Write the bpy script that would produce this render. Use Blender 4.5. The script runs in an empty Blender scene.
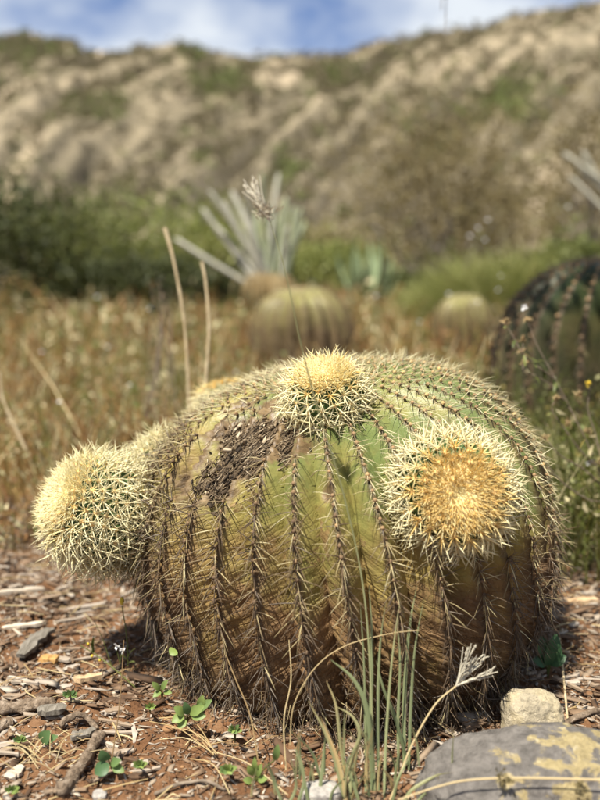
import bpy, bmesh, math, random
import numpy as np
from mathutils import Vector
rng = np.random.default_rng(7)
random.seed(7)
sc = bpy.context.scene
COL = sc.collection
R = math.radians

# ------------------------------------------------------------------ camera
FPX = 858.0                       # focal length in pixels of the 600x800 photograph
CAM = np.array([0.0, 0.0, 0.55])
PITCH = math.atan(135 / FPX)
cam_d = bpy.data.cameras.new('camera')
cam = bpy.data.objects.new('camera', cam_d); COL.objects.link(cam)
cam.location = CAM
cam.rotation_euler = (math.pi / 2 - PITCH, 0, 0)
cam_d.sensor_fit = 'VERTICAL'; cam_d.sensor_height = 24.24; cam_d.lens = 26.0
cam_d.clip_start = 0.02; cam_d.clip_end = 3000
cam_d.dof.use_dof = True; cam_d.dof.focus_distance = 1.04; cam_d.dof.aperture_fstop = 1.75
sc.camera = cam

# ------------------------------------------------------------------ sky, sun, exposure
SUN = np.array([-0.27, -0.32, 0.90]); SUN /= np.linalg.norm(SUN)
w = bpy.data.worlds.new('World'); sc.world = w; w.use_nodes = True
nt = w.node_tree; nt.nodes.clear()
def nnode(tree, typ, **kw):
    n = tree.nodes.new(typ)
    for k, v in kw.items(): setattr(n, k, v)
    return n
out = nnode(nt, 'ShaderNodeOutputWorld'); bg = nnode(nt, 'ShaderNodeBackground')
sky = nnode(nt, 'ShaderNodeTexSky', sky_type='NISHITA', sun_disc=False)
sky.sun_elevation = math.asin(SUN[2]); sky.sun_rotation = math.atan2(SUN[0], SUN[1]) % (2 * math.pi)
sky.air_density = 1.0; sky.dust_density = 0.3; sky.ozone_density = 2.5
tc = nnode(nt, 'ShaderNodeTexCoord')
mp = nnode(nt, 'ShaderNodeMapping'); mp.inputs['Location'].default_value = (0.37, 0.2, 1.35); mp.inputs['Scale'].default_value = (4.2, 4.2, 7.5)
nz = nnode(nt, 'ShaderNodeTexNoise'); nz.inputs['Scale'].default_value = 1.0; nz.inputs['Detail'].default_value = 5; nz.inputs['Roughness'].default_value = 0.5
rp = nnode(nt, 'ShaderNodeValToRGB'); rp.color_ramp.elements[0].position = 0.42; rp.color_ramp.elements[1].position = 0.60
rp.color_ramp.elements[0].color = (0.06, 0.06, 0.06, 1); rp.color_ramp.elements[1].color = (0.95, 0.95, 0.95, 1)
mixc = nnode(nt, 'ShaderNodeMix', data_type='RGBA')
mixc.inputs[7].default_value = (9.6, 10.2, 10.8, 1)
bl = nnode(nt, 'ShaderNodeMix', data_type='RGBA', blend_type='MULTIPLY'); bl.inputs[0].default_value = 1; bl.inputs[7].default_value = (0.55, 0.80, 1.20, 1)
nt.links.new(tc.outputs['Generated'], mp.inputs['Vector']); nt.links.new(mp.outputs[0], nz.inputs['Vector'])
nt.links.new(nz.outputs[0], rp.inputs[0]); nt.links.new(rp.outputs[0], mixc.inputs[0])
nt.links.new(sky.outputs[0], bl.inputs[6]); nt.links.new(bl.outputs[2], mixc.inputs[6])
nt.links.new(mixc.outputs[2], bg.inputs[0]); nt.links.new(bg.outputs[0], out.inputs[0])
bg.inputs[1].default_value = 0.050
sun_d = bpy.data.lights.new('sun', 'SUN'); sun_d.energy = 5.0; sun_d.angle = R(0.53); sun_d.color = (1.0, 0.94, 0.84)
sun = bpy.data.objects.new('sun', sun_d); COL.objects.link(sun)
sun.rotation_euler = Vector(SUN).to_track_quat('Z', 'Y').to_euler()
sc.view_settings.view_transform = 'Standard'; sc.view_settings.look = 'None'
sc.view_settings.exposure = 0.86; sc.view_settings.gamma = 1.0; sc.view_settings.use_curve_mapping = False
sc.cycles.use_denoising = True
sc.cycles.max_bounces = 6; sc.cycles.transparent_max_bounces = 4
sc.cycles.sample_clamp_indirect = 6

# ------------------------------------------------------------------ helpers
FW = np.array([0, math.cos(PITCH), -math.sin(PITCH)]); UP = np.array([0, math.sin(PITCH), math.cos(PITCH)]); RT = np.array([1.0, 0, 0])
def at(px, py, d):                                   # a point of the place at depth d metres
    return CAM + d * (FW + RT * (px - 300) / FPX + UP * (400 - py) / FPX)
def onground(px, py, z=0.0):
    v = FW + RT * (px - 300) / FPX + UP * (400 - py) / FPX
    return CAM + v * ((z - CAM[2]) / v[2])
def P(*pts): return np.array([at(*p) for p in pts])

def _h(ix, iy, iz, s):
    h = (ix.astype(np.int64) * 374761393 + iy.astype(np.int64) * 668265263 + iz.astype(np.int64) * 2147483647 + s * 1274126177) & 0xFFFFFFFF
    h = ((h ^ (h >> 13)) * 1274126177) & 0xFFFFFFFF
    return ((h ^ (h >> 16)) & 0xFFFFFF) / float(0xFFFFFF)
def vnoise(p, s=0):                                  # value noise, 0..1
    p = np.asarray(p, float); i = np.floor(p); f = p - i; f = f * f * (3 - 2 * f); i = i.astype(np.int64)
    x, y, z = i[..., 0], i[..., 1], i[..., 2]; r = 0
    for dx in (0, 1):
        for dy in (0, 1):
            for dz in (0, 1):
                wgt = (f[..., 0] if dx else 1 - f[..., 0]) * (f[..., 1] if dy else 1 - f[..., 1]) * (f[..., 2] if dz else 1 - f[..., 2])
                r = r + wgt * _h(x + dx, y + dy, z + dz, s)
    return r
def fbm(p, o=4, s=0):
    p = np.asarray(p, float); a, t, r = 1.0, 0.0, 0.0
    for k in range(o):
        r = r + a * (vnoise(p * 2 ** k, s + k) - 0.5) * 2; t += a; a *= 0.5
    return r / t
def sstep(a, b, x):
    t = np.clip((x - a) / (b - a), 0, 1); return t * t * (3 - 2 * t)
def norm(v): return v / np.maximum(np.linalg.norm(v, axis=-1, keepdims=True), 1e-9)

class MB:                                            # collects faces of one mesh
    def __init__(s): s.V = []; s.Q = []; s.T = []; s.A = {}; s.n = 0
    def add(s, V, Q=None, T=None, **attr):
        V = np.asarray(V, float).reshape(-1, 3)
        s.V.append(V)
        if Q is not None and len(Q): s.Q.append(np.asarray(Q, int).reshape(-1, 4) + s.n)
        if T is not None and len(T): s.T.append(np.asarray(T, int).reshape(-1, 3) + s.n)
        for k, a in attr.items(): s.A.setdefault(k, []).append((s.n, np.broadcast_to(np.asarray(a, float), (len(V),)).copy()))
        s.n += len(V)
    def build(s, name, mat, parent=None, origin=None, smooth=True):
        V = np.concatenate(s.V)
        o3 = np.zeros(3)
        if parent is not None: o3 = np.array(parent['_o'])
        elif origin is not None: o3 = np.asarray(origin, float)
        V = V - o3
        Q = np.concatenate(s.Q) if s.Q else np.zeros((0, 4), int); T = np.concatenate(s.T) if s.T else np.zeros((0, 3), int)
        me = bpy.data.meshes.new(name)
        me.vertices.add(len(V)); me.vertices.foreach_set('co', V.astype(np.float32).ravel())
        nl = len(Q) * 4 + len(T) * 3
        me.loops.add(nl); me.loops.foreach_set('vertex_index', np.concatenate([Q.ravel(), T.ravel()]).astype(np.int32))
        me.polygons.add(len(Q) + len(T))
        st = np.concatenate([np.arange(len(Q)) * 4, len(Q) * 4 + np.arange(len(T)) * 3]).astype(np.int32)
        me.polygons.foreach_set('loop_start', st)
        me.polygons.foreach_set('use_smooth', np.full(len(st), smooth, bool))
        me.update(calc_edges=True)
        for k, lst in s.A.items():
            arr = np.zeros(len(V), np.float32)
            for st_, a in lst: arr[st_:st_ + len(a)] = a
            at_ = me.attributes.new(k, 'FLOAT', 'POINT'); at_.data.foreach_set('value', arr)
        me.materials.append(mat)
        o = bpy.data.objects.new(name, me); COL.objects.link(o)
        o['_o'] = [float(x) for x in (o3 if parent is None else o3)]
        if parent is not None: o.parent = parent
        else: o.location = o3
        return o
def thing(name, label, cat, loc, group=None):
    o = bpy.data.objects.new(name, None); COL.objects.link(o)
    o.location = loc; o['_o'] = [float(x) for x in loc]; o.empty_display_size = 0.02
    return tag(o, label, cat, group)
def tag(o, label=None, cat=None, group=None, kind=None):
    if label: o['label'] = label
    if cat: o['category'] = cat
    if group: o['group'] = group
    if kind: o['kind'] = kind
    return o

def tubes(mb, pts, rad, sides=3, **attr):            # pts (N,K,3), rad (N,K); attributes (N,) or (N,K)
    pts = np.asarray(pts, float); rad = np.asarray(rad, float)
    if pts.ndim == 2: pts = pts[None]; rad = rad[None]
    N, K, _ = pts.shape
    d = norm(np.gradient(pts, axis=1))
    ref = np.where(np.abs(d[:, :1, 2:3]) > 0.85, np.array([1.0, 0.13, 0]), np.array([0, 0.13, 1.0]))
    a = norm(np.cross(d, np.broadcast_to(ref, d.shape))); b = np.cross(d, a)
    th = np.arange(sides) * 2 * np.pi / sides
    V = pts[:, :, None] + rad[:, :, None, None] * (a[:, :, None] * np.cos(th)[None, None, :, None] + b[:, :, None] * np.sin(th)[None, None, :, None])
    k, j = np.meshgrid(np.arange(K - 1), np.arange(sides), indexing='ij')
    q = np.stack([k * sides + j, k * sides + (j + 1) % sides, (k + 1) * sides + (j + 1) % sides, (k + 1) * sides + j], -1).reshape(-1, 4)
    Q = (q[None] + (np.arange(N) * K * sides)[:, None, None]).reshape(-1, 4)
    at_ = {}
    for kk, v in attr.items():
        v = np.asarray(v, float)
        v = np.broadcast_to(v.reshape(-1, 1) if v.ndim == 1 and len(v) == N else v, (N, K))
        at_[kk] = np.repeat(v.reshape(-1), sides)
    mb.add(V, Q, **at_)
def catmull(p, n):
    p = np.asarray(p, float); m = len(p)
    pp = np.vstack([2 * p[0] - p[1], p, 2 * p[-1] - p[-2]])
    t = np.linspace(0, m - 1, n); i = np.minimum(t.astype(int), m - 2); f = (t - i)[:, None]
    a, b, c, d = pp[i], pp[i + 1], pp[i + 2], pp[i + 3]
    return 0.5 * (2 * b + (c - a) * f + (2 * a - 5 * b + 4 * c - d) * f ** 2 + (3 * b - a - 3 * c + d) * f ** 3)
def ribbons(mb, pts, wid, side, fold=0.25, **attr):  # grass blades: pts (N,K,3), wid (N,K), side (N,3)
    pts = np.asarray(pts, float)
    if pts.ndim == 2: pts = pts[None]; wid = np.asarray(wid)[None]; side = np.asarray(side)[None]
    N, K, _ = pts.shape
    d = norm(np.gradient(pts, axis=1)); sd = norm(side)[:, None] - d * np.sum(norm(side)[:, None] * d, -1, keepdims=True); sd = norm(sd)
    nn = np.cross(d, sd); wd = np.asarray(wid)[..., None] * 0.5
    V = np.stack([pts - sd * wd + nn * wd * fold, pts - nn * wd * fold, pts + sd * wd + nn * wd * fold], 2)
    k, j = np.meshgrid(np.arange(K - 1), np.arange(2), indexing='ij')
    q = np.stack([k * 3 + j, k * 3 + j + 1, (k + 1) * 3 + j + 1, (k + 1) * 3 + j], -1).reshape(-1, 4)
    Q = (q[None] + (np.arange(N) * K * 3)[:, None, None]).reshape(-1, 4)
    at_ = {}
    for kk, v in attr.items():
        v = np.asarray(v, float); v = np.broadcast_to(v.reshape(-1, 1) if v.ndim == 1 and len(v) == N else v, (N, K)); at_[kk] = np.repeat(v.reshape(-1), 3)
    mb.add(V, Q, **at_)
def rdir(n): return norm(rng.normal(size=(n, 3)))
def leaves(mb, pos, size, updir=0.3, aspect=2.0, **attr):   # folded diamond leaves at pos (N,3)
    n = len(pos); size = np.broadcast_to(np.asarray(size, float), (n,))[:, None]
    d = norm(rdir(n) + np.array([0, 0, updir])); s = norm(np.cross(d, rdir(n))); nn = np.cross(d, s)
    l = size; wv = size / aspect
    V = np.stack([pos, pos + d * l * 0.45 + s * wv * 0.5 + nn * wv * 0.12, pos + d * l, pos + d * l * 0.45 - s * wv * 0.5 + nn * wv * 0.12], 1)
    b = (np.arange(n) * 4)[:, None]
    T = np.concatenate([b + [0, 1, 2], b + [0, 2, 3]], 0)
    mb.add(V.reshape(-1, 3), None, T, **{k: np.repeat(np.broadcast_to(np.asarray(v, float), (n,)), 4) for k, v in attr.items()})
BOXQ = np.array([[0, 3, 2, 1], [4, 5, 6, 7], [0, 1, 5, 4], [1, 2, 6, 5], [2, 3, 7, 6], [3, 0, 4, 7]])
BOXV = np.array([[-1, -1, -1], [1, -1, -1], [1, 1, -1], [-1, 1, -1], [-1, -1, 1], [1, -1, 1], [1, 1, 1], [-1, 1, 1]]) * 0.5
def chips(mb, pos, L, W, H, yaw, tilt, jit=0.35, **attr):  # irregular splinters
    n = len(pos)
    v = np.broadcast_to(BOXV, (n, 8, 3)) * (1 + jit * rng.uniform(-1, 1, (n, 8, 3))) * np.stack([L, W, H], -1)[:, None]
    ta = rng.uniform(0, 2 * np.pi, n); tx, ty = tilt * np.cos(ta), tilt * np.sin(ta)
    z = v[..., 2] + v[..., 0] * tx[:, None] + v[..., 1] * ty[:, None]
    c, s = np.cos(yaw)[:, None], np.sin(yaw)[:, None]
    V = np.stack([v[..., 0] * c - v[..., 1] * s, v[..., 0] * s + v[..., 1] * c, z], -1) + pos[:, None]
    Q = (BOXQ[None] + (np.arange(n) * 8)[:, None, None]).reshape(-1, 4)
    mb.add(V.reshape(-1, 3), Q, **{k: np.repeat(np.broadcast_to(np.asarray(a, float), (n,)), 8) for k, a in attr.items()})
_ico = {}
def ico(sub):
    if sub not in _ico:
        bm = bmesh.new(); bmesh.ops.create_icosphere(bm, subdivisions=sub, radius=1.0)
        _ico[sub] = (np.array([v.co[:] for v in bm.verts]), np.array([[v.index for v in f.verts] for f in bm.faces])); bm.free()
    return _ico[sub]
def balls(mb, pos, rad, sub=1, squash=(1, 1, 1), **attr):
    V0, T0 = ico(sub); n = len(pos); m = len(V0)
    V = pos[:, None] + V0[None] * np.broadcast_to(np.asarray(rad, float), (n,))[:, None, None] * np.array(squash)
    T = (T0[None] + (np.arange(n) * m)[:, None, None]).reshape(-1, 3)
    mb.add(V.reshape(-1, 3), None, T, **{k: np.repeat(np.broadcast_to(np.asarray(a, float), (n,)), m) for k, a in attr.items()})

# ------------------------------------------------------------------ materials
def ramp(tree, stops, interp='LINEAR'):
    r = nnode(tree, 'ShaderNodeValToRGB'); r.color_ramp.interpolation = interp
    e = r.color_ramp.elements
    while len(e) > 1: e.remove(e[-1])
    e[0].position = stops[0][0]; e[0].color = (*stops[0][1], 1)
    for p_, c in stops[1:]: x = e.new(p_); x.color = (*c, 1)
    return r
def base_mat(name, rough=0.8, spec=0.3):
    m = bpy.data.materials.new(name); m.use_nodes = True; t = m.node_tree
    b = t.nodes['Principled BSDF']; b.inputs['Roughness'].default_value = rough
    b.inputs['Specular IOR Level'].default_value = spec
    return m, t, b
def noise(t, scale, detail=4, rough=0.55, vec=None, dist=0.0):
    n = nnode(t, 'ShaderNodeTexNoise'); n.inputs['Scale'].default_value = scale; n.inputs['Detail'].default_value = detail
    n.inputs['Roughness'].default_value = rough; n.inputs['Distortion'].default_value = dist
    if vec is None:
        c = nnode(t, 'ShaderNodeTexCoord'); vec = c.outputs['Object']
    t.links.new(vec, n.inputs['Vector']); return n.outputs[0]
def attr(t, name): n = nnode(t, 'ShaderNodeAttribute'); n.attribute_name = name; return n.outputs['Fac']
def math_(t, op, a, b=0.5, clamp=False):
    n = nnode(t, 'ShaderNodeMath', operation=op); n.use_clamp = clamp
    for i, v in enumerate((a, b)):
        if isinstance(v, (int, float)): n.inputs[i].default_value = v
        else: t.links.new(v, n.inputs[i])
    return n.outputs[0]
def mix(t, f, a, b, mode='MIX'):
    n = nnode(t, 'ShaderNodeMix', data_type='RGBA', blend_type=mode)
    for i, v in ((0, f), (6, a), (7, b)):
        if isinstance(v, (int, float)): n.inputs[i].default_value = v
        elif isinstance(v, tuple): n.inputs[i].default_value = (*v, 1)
        else: t.links.new(v, n.inputs[i])
    return n.outputs[2]
def bump(t, b, h, strength=0.4, dist=0.002):
    n = nnode(t, 'ShaderNodeBump'); n.inputs['Strength'].default_value = strength; n.inputs['Distance'].default_value = dist
    t.links.new(h, n.inputs['Height']); t.links.new(n.outputs[0], b.inputs['Normal'])
def translucent(m, t, b, col, fac):
    tr = nnode(t, 'ShaderNodeBsdfTranslucent'); ms = nnode(t, 'ShaderNodeMixShader'); ms.inputs[0].default_value = fac
    if isinstance(col, tuple): tr.inputs[0].default_value = (*col, 1)
    else: t.links.new(col, tr.inputs[0])
    o = [n for n in t.nodes if n.type == 'OUTPUT_MATERIAL'][0]
    t.links.new(b.outputs[0], ms.inputs[1]); t.links.new(tr.outputs[0], ms.inputs[2]); t.links.new(ms.outputs[0], o.inputs[0])
def tint_mat(name, stops, rough=0.8, trans=0.0, nscale=0, namp=0.25, spec=0.3, key='tint', bumpd=0):
    m, t, b = base_mat(name, rough, spec)
    f = attr(t, key)
    if nscale: f = math_(t, 'ADD', f, math_(t, 'MULTIPLY', math_(t, 'SUBTRACT', noise(t, nscale), 0.5), namp * 2))
    r = ramp(t, stops); t.links.new(f, r.inputs[0]); t.links.new(r.outputs[0], b.inputs['Base Color'])
    if bumpd: bump(t, b, noise(t, nscale * 2.0), 0.6, bumpd)
    if trans: translucent(m, t, b, r.outputs[0], trans)
    return m
def noise_mat(name, stops, scale, rough=0.85, bscale=None, bstr=0.5, bdist=0.002, stretch=None, spec=0.3, detail=6):
    m, t, b = base_mat(name, rough, spec)
    vec = None
    if stretch:
        c = nnode(t, 'ShaderNodeTexCoord'); mp_ = nnode(t, 'ShaderNodeMapping'); mp_.inputs['Scale'].default_value = stretch
        t.links.new(c.outputs['Object'], mp_.inputs[0]); vec = mp_.outputs[0]
    r = ramp(t, stops); t.links.new(noise(t, scale, detail, 0.6, vec), r.inputs[0]); t.links.new(r.outputs[0], b.inputs['Base Color'])
    bump(t, b, noise(t, bscale or scale * 3, 6, 0.65, vec), bstr, bdist)
    return m

# old barrel body: colour of the skin itself by age (t: crown 0 .. foot 1), corky scars
def barrel_mat(name, green, olive, cork, dark, wear=0.34):
    m, t, b = base_mat(name, 0.6, 0.25)
    age = attr(t, 'age'); scar = attr(t, 'scar'); u = attr(t, 'u')
    n1 = noise(t, 14, 5, 0.6); n2 = noise(t, 60, 6, 0.65); n3 = noise(t, 5, 3, 0.5)
    f = math_(t, 'ADD', age, math_(t, 'MULTIPLY', math_(t, 'SUBTRACT', n1, 0.5), 0.85))
    f = math_(t, 'ADD', f, math_(t, 'MULTIPLY', math_(t, 'SUBTRACT', n3, 0.5), 0.25))
    r = ramp(t, [(0.16, green), (0.40, olive), (0.56, tuple(0.55 * a + 0.45 * c for a, c in zip(olive, cork))), (0.70, cork), (0.98, dark)])
    t.links.new(f, r.inputs[0])
    col = r.outputs[0]
    # corky stippling
    st = ramp(t, [(0.52, (0, 0, 0)), (0.66, (1, 1, 1))]); t.links.new(n2, st.inputs[0])
    col = mix(t, math_(t, 'MULTIPLY', st.outputs[0], math_(t, 'MULTIPLY', age, 0.75)), col, tuple(c * 1.05 for c in cork))
    # yellow wear along the flanks
    yw = ramp(t, [(0.50, (0, 0, 0)), (0.64, (1, 1, 1))]); t.links.new(noise(t, 9, 3, 0.5), yw.inputs[0])
    col = mix(t, math_(t, 'MULTIPLY', yw.outputs[0], wear), col, (0.44, 0.32, 0.09))
    # fine cross wrinkles and cork cracks
    cv = nnode(t, 'ShaderNodeCombineXYZ')
    jn = math_(t, 'MULTIPLY', math_(t, 'SUBTRACT', noise(t, 35, 4, 0.6), 0.5), 2.6)
    t.links.new(math_(t, 'ADD', math_(t, 'MULTIPLY', attr(t, 'arc'), 125.0), jn), cv.inputs[0]); t.links.new(math_(t, 'ADD', math_(t, 'MULTIPLY', attr(t, 'lat'), 34.0), jn), cv.inputs[1])
    vo = nnode(t, 'ShaderNodeTexVoronoi', feature='DISTANCE_TO_EDGE'); vo.inputs['Scale'].default_value = 1.0; t.links.new(cv.outputs[0], vo.inputs['Vector'])
    cellr = ramp(t, [(0.0, (0, 0, 0)), (0.16, (0.75,) * 3), (0.45, (1, 1, 1))]); t.links.new(vo.outputs[0], cellr.inputs[0]); wr = cellr.outputs[0]
    ck = ramp(t, [(0.0, (1, 1, 1)), (0.07, (0, 0, 0))]); t.links.new(vo.outputs[0], ck.inputs[0])
    ckm = math_(t, 'MULTIPLY', ck.outputs[0], math_(t, 'ADD', math_(t, 'MULTIPLY', age, 1.5), -0.62, True))
    ckm = math_(t, 'MULTIPLY', ckm, math_(t, 'MULTIPLY', n1, 1.1, True))
    col = mix(t, ckm, col, (0.085, 0.050, 0.024))
    # crisp corky patches and reddish soil splash low down
    ckp = ramp(t, [(0.50, (0, 0, 0)), (0.535, (1, 1, 1))]); t.links.new(math_(t, 'ADD', noise(t, 26, 9, 0.68, None, 0.5), math_(t, 'MULTIPLY', math_(t, 'SUBTRACT', age, 0.74), 0.34)), ckp.inputs[0])
    ckc = ramp(t, [(0.3, tuple(c * 0.55 for c in cork)), (0.55, tuple(c * 1.05 for c in cork)), (0.75, (0.40, 0.30, 0.17))]); t.links.new(noise(t, 120, 6, 0.7), ckc.inputs[0])
    col = mix(t, math_(t, 'MULTIPLY', ckp.outputs[0], 0.75), col, ckc.outputs[0])
    # brown line along the crest
    cr = ramp(t, [(0.0, (1, 1, 1)), (0.12, (0.7,) * 3), (0.24, (0, 0, 0))]); t.links.new(math_(t, 'ADD', u, math_(t, 'MULTIPLY', math_(t, 'SUBTRACT', n2, 0.5), 0.35)), cr.inputs[0])
    col = mix(t, math_(t, 'MULTIPLY', cr.outputs[0], 0.85), col, (0.115, 0.072, 0.04))
    sr = ramp(t, [(0.28, (0.035, 0.025, 0.014)), (0.45, (0.13, 0.085, 0.042)), (0.56, (0.19, 0.130, 0.065)), (0.74, (0.29, 0.215, 0.115))])
    t.links.new(noise(t, 45, 7, 0.72, None, 0.6), sr.inputs[0])
    sm = ramp(t, [(0.32, (0, 0, 0)), (0.55, (1, 1, 1))]); t.links.new(math_(t, 'ADD', scar, math_(t, 'MULTIPLY', math_(t, 'SUBTRACT', n2, 0.5), 0.7)), sm.inputs[0])
    col = mix(t, sm.outputs[0], col, sr.outputs[0])
    t.links.new(col, b.inputs['Base Color'])
    bump(t, b, math_(t, 'ADD', math_(t, 'MULTIPLY', math_(t, 'ADD', n2, noise(t, 170, 4, 0.6)), 0.5), math_(t, 'ADD', math_(t, 'MULTIPLY', ckp.outputs[0], 0.35), math_(t, 'MULTIPLY', wr, math_(t, 'ADD', math_(t, 'MULTIPLY', age, 1.9), -0.6, True)))), 0.6, 0.003)
    rr = ramp(t, [(0.25, (0.36,) * 3), (0.65, (0.75,) * 3)]); t.links.new(age, rr.inputs[0]); t.links.new(rr.outputs[0], b.inputs['Roughness'])
    return m
M = {}
M['barrel'] = barrel_mat('barrel_skin', (0.145, 0.18, 0.058), (0.25, 0.22, 0.065), (0.235, 0.14, 0.064), (0.10, 0.058, 0.030))
M['barrel_dark'] = barrel_mat('barrel_skin_shaded_green', (0.024, 0.040, 0.013), (0.042, 0.050, 0.018), (0.07, 0.06, 0.03), (0.05, 0.04, 0.022), 0.06)  # old green skin, its colour darkened further to carry the tree's shade
M['barrel_mid'] = barrel_mat('barrel_skin_mid', (0.25, 0.235, 0.085), (0.16, 0.135, 0.05), (0.13, 0.09, 0.045), (0.10, 0.06, 0.03), 0.08)
M['pup_skin'] = tint_mat('pup_skin', [(0, (0.10, 0.14, 0.05)), (0.4, (0.06, 0.11, 0.03)), (1, (0.05, 0.09, 0.025))], 0.55, nscale=60)
M['spine'] = tint_mat('spine', [(0.0, (0.88, 0.60, 0.17)), (0.14, (0.93, 0.80, 0.40)), (0.30, (0.89, 0.84, 0.56)), (0.50, (0.60, 0.50, 0.26)), (0.68, (0.20, 0.135, 0.075)), (0.84, (0.15, 0.11, 0.075)), (1.0, (0.33, 0.28, 0.22))], 0.5, trans=0.30, spec=0.3)
M['wool'] = tint_mat('areole_wool', [(0, (0.78, 0.52, 0.20)), (0.5, (0.40, 0.26, 0.13)), (1, (0.13, 0.085, 0.05))], 0.95, nscale=300)
M['crown_wool'] = tint_mat('crown_wool', [(0, (0.88, 0.72, 0.36)), (0.3, (0.84, 0.64, 0.27)), (1, (0.6, 0.4, 0.15))], 0.95, nscale=150, namp=.2)
M['crust'] = tint_mat('dead_crust', [(0, (0.035, 0.025, 0.016)), (0.4, (0.11, 0.075, 0.042)), (0.75, (0.23, 0.17, 0.10)), (1, (0.50, 0.41, 0.28))], 0.9, nscale=120)
M['litter'] = tint_mat('litter', [(0, (0.045, 0.028, 0.018)), (0.2, (0.13, 0.075, 0.04)), (0.4, (0.23, 0.155, 0.095)), (0.6, (0.30, 0.235, 0.165)), (0.78, (0.36, 0.31, 0.25)), (0.92, (0.52, 0.44, 0.33)), (1, (0.66, 0.58, 0.45))], 0.85, nscale=80, namp=0.15)
M['straw'] = tint_mat('straw', [(0, (0.22, 0.13, 0.06)), (0.5, (0.46, 0.33, 0.15)), (1, (0.66, 0.54, 0.30))], 0.6, trans=0.15)
M['seed'] = tint_mat('seed_husk', [(0, (0.30, 0.25, 0.17)), (0.5, (0.50, 0.45, 0.33)), (1, (0.68, 0.63, 0.49))], 0.6, trans=0.15)
M['cover'] = tint_mat('ground_cover_leaf', [(0, (0.14, 0.060, 0.025)), (0.25, (0.33, 0.175, 0.065)), (0.45, (0.37, 0.25, 0.09)), (0.62, (0.17, 0.16, 0.035)), (0.8, (0.11, 0.145, 0.030)), (1.0, (0.60, 0.52, 0.30))], 0.6, trans=0.3)
M['leaf'] = tint_mat('leaf_green', [(0, (0.055, 0.068, 0.016)), (0.5, (0.105, 0.125, 0.03)), (1, (0.20, 0.21, 0.06))], 0.5, trans=0.3)
M['leaf_dark'] = tint_mat('leaf_dark', [(0, (0.035, 0.042, 0.014)), (0.6, (0.08, 0.092, 0.026)), (1, (0.16, 0.165, 0.05))], 0.6, trans=0.25)
M['leaf_brown'] = tint_mat('leaf_brown', [(0, (0.13, 0.105, 0.045)), (0.5, (0.22, 0.175, 0.075)), (1, (0.27, 0.26, 0.10))], 0.7, trans=0.25)
M['leaf_bright'] = tint_mat('leaf_bright', [(0, (0.17, 0.20, 0.05)), (0.5, (0.32, 0.33, 0.10)), (1, (0.46, 0.42, 0.18))], 0.55, trans=0.35)
M['blade'] = tint_mat('grass_blade', [(0, (0.17, 0.215, 0.105)), (0.4, (0.29, 0.32, 0.155)), (0.7, (0.42, 0.39, 0.19)), (1, (0.58, 0.43, 0.20))], 0.45, trans=0.3, nscale=40, namp=0.12)
M['twig'] = noise_mat('twig_bark', [(0.3, (0.10, 0.075, 0.05)), (0.7, (0.27, 0.21, 0.15))], 60)
M['twig_grey'] = noise_mat('twig_grey', [(0.3, (0.18, 0.155, 0.125)), (0.7, (0.38, 0.34, 0.28))], 40)
M['stick'] = noise_mat('weathered_stick', [(0.32, (0.085, 0.058, 0.036)), (0.5, (0.24, 0.175, 0.115)), (0.70, (0.42, 0.33, 0.24))], 110, bdist=0.006, bstr=1.0, bscale=180)
M['bark'] = noise_mat('grey_bark', [(0.3, (0.10, 0.085, 0.06)), (0.55, (0.21, 0.185, 0.145)), (0.75, (0.30, 0.27, 0.22))], 50, stretch=(6, 1, 1), bdist=0.002, bstr=0.8)
M['chip_orange'] = noise_mat('orange_wood', [(0.3, (0.36, 0.19, 0.06)), (0.7, (0.52, 0.32, 0.12))], 60)
M['chip_pale'] = noise_mat('pale_wood', [(0.3, (0.40, 0.26, 0.14)), (0.7, (0.60, 0.44, 0.26))], 80)
M['stalk'] = noise_mat('dry_stalk', [(0.3, (0.38, 0.28, 0.15)), (0.7, (0.58, 0.48, 0.30))], 50)
M['white'] = tint_mat('petal_white', [(0, (0.75, 0.72, 0.66)), (1, (0.8, 0.8, 0.78))], 0.5, trans=0.2)
M['yellow'] = tint_mat('petal_yellow', [(0, (0.75, 0.52, 0.03)), (1, (0.8, 0.6, 0.08))], 0.6, trans=0.2)
M['pale_stem'] = noise_mat('pale_cactus_stem', [(0.3, (0.30, 0.29, 0.22)), (0.7, (0.50, 0.48, 0.39))], 12)
M['green_stem'] = noise_mat('green_cactus_stem', [(0.3, (0.20, 0.23, 0.13)), (0.7, (0.34, 0.36, 0.24))], 12)
M['agave'] = noise_mat('agave_leaf', [(0.3, (0.19, 0.25, 0.12)), (0.7, (0.32, 0.38, 0.21))], 8, rough=0.5)
def lichen_rock(name, grey, lich, thr, lscale=16):
    m, t, b = base_mat(name, 0.9, 0.2)
    r = ramp(t, [(0.28, tuple(c * 0.5 for c in grey)), (0.5, grey), (0.72, tuple(min(1, c * 1.5) for c in grey))])
    t.links.new(noise(t, 70, 8, 0.7), r.inputs[0])
    l = ramp(t, [(0.3, tuple(c * 0.6 for c in lich)), (0.55, lich), (0.75, (0.66, 0.58, 0.40))]); t.links.new(noise(t, 90, 6, 0.7), l.inputs[0])
    mk = ramp(t, [(thr, (0, 0, 0)), (thr + 0.05, (1, 1, 1))])
    t.links.new(math_(t, 'ADD', attr(t, 'lichen'), math_(t, 'MULTIPLY', math_(t, 'SUBTRACT', noise(t, lscale, 7, 0.65, None, 0.3), 0.5), 1.1)), mk.inputs[0])
    t.links.new(mix(t, mk.outputs[0], r.outputs[0], l.outputs[0]), b.inputs['Base Color'])
    bump(t, b, math_(t, 'ADD', noise(t, 60, 8, 0.75), math_(t, 'MULTIPLY', noise(t, 220, 3), 0.5)), 1.0, 0.007)
    return m
M['rock_grey'] = lichen_rock('lichen_rock', (0.19, 0.172, 0.15), (0.45, 0.36, 0.18), 0.50, 34)
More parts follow.
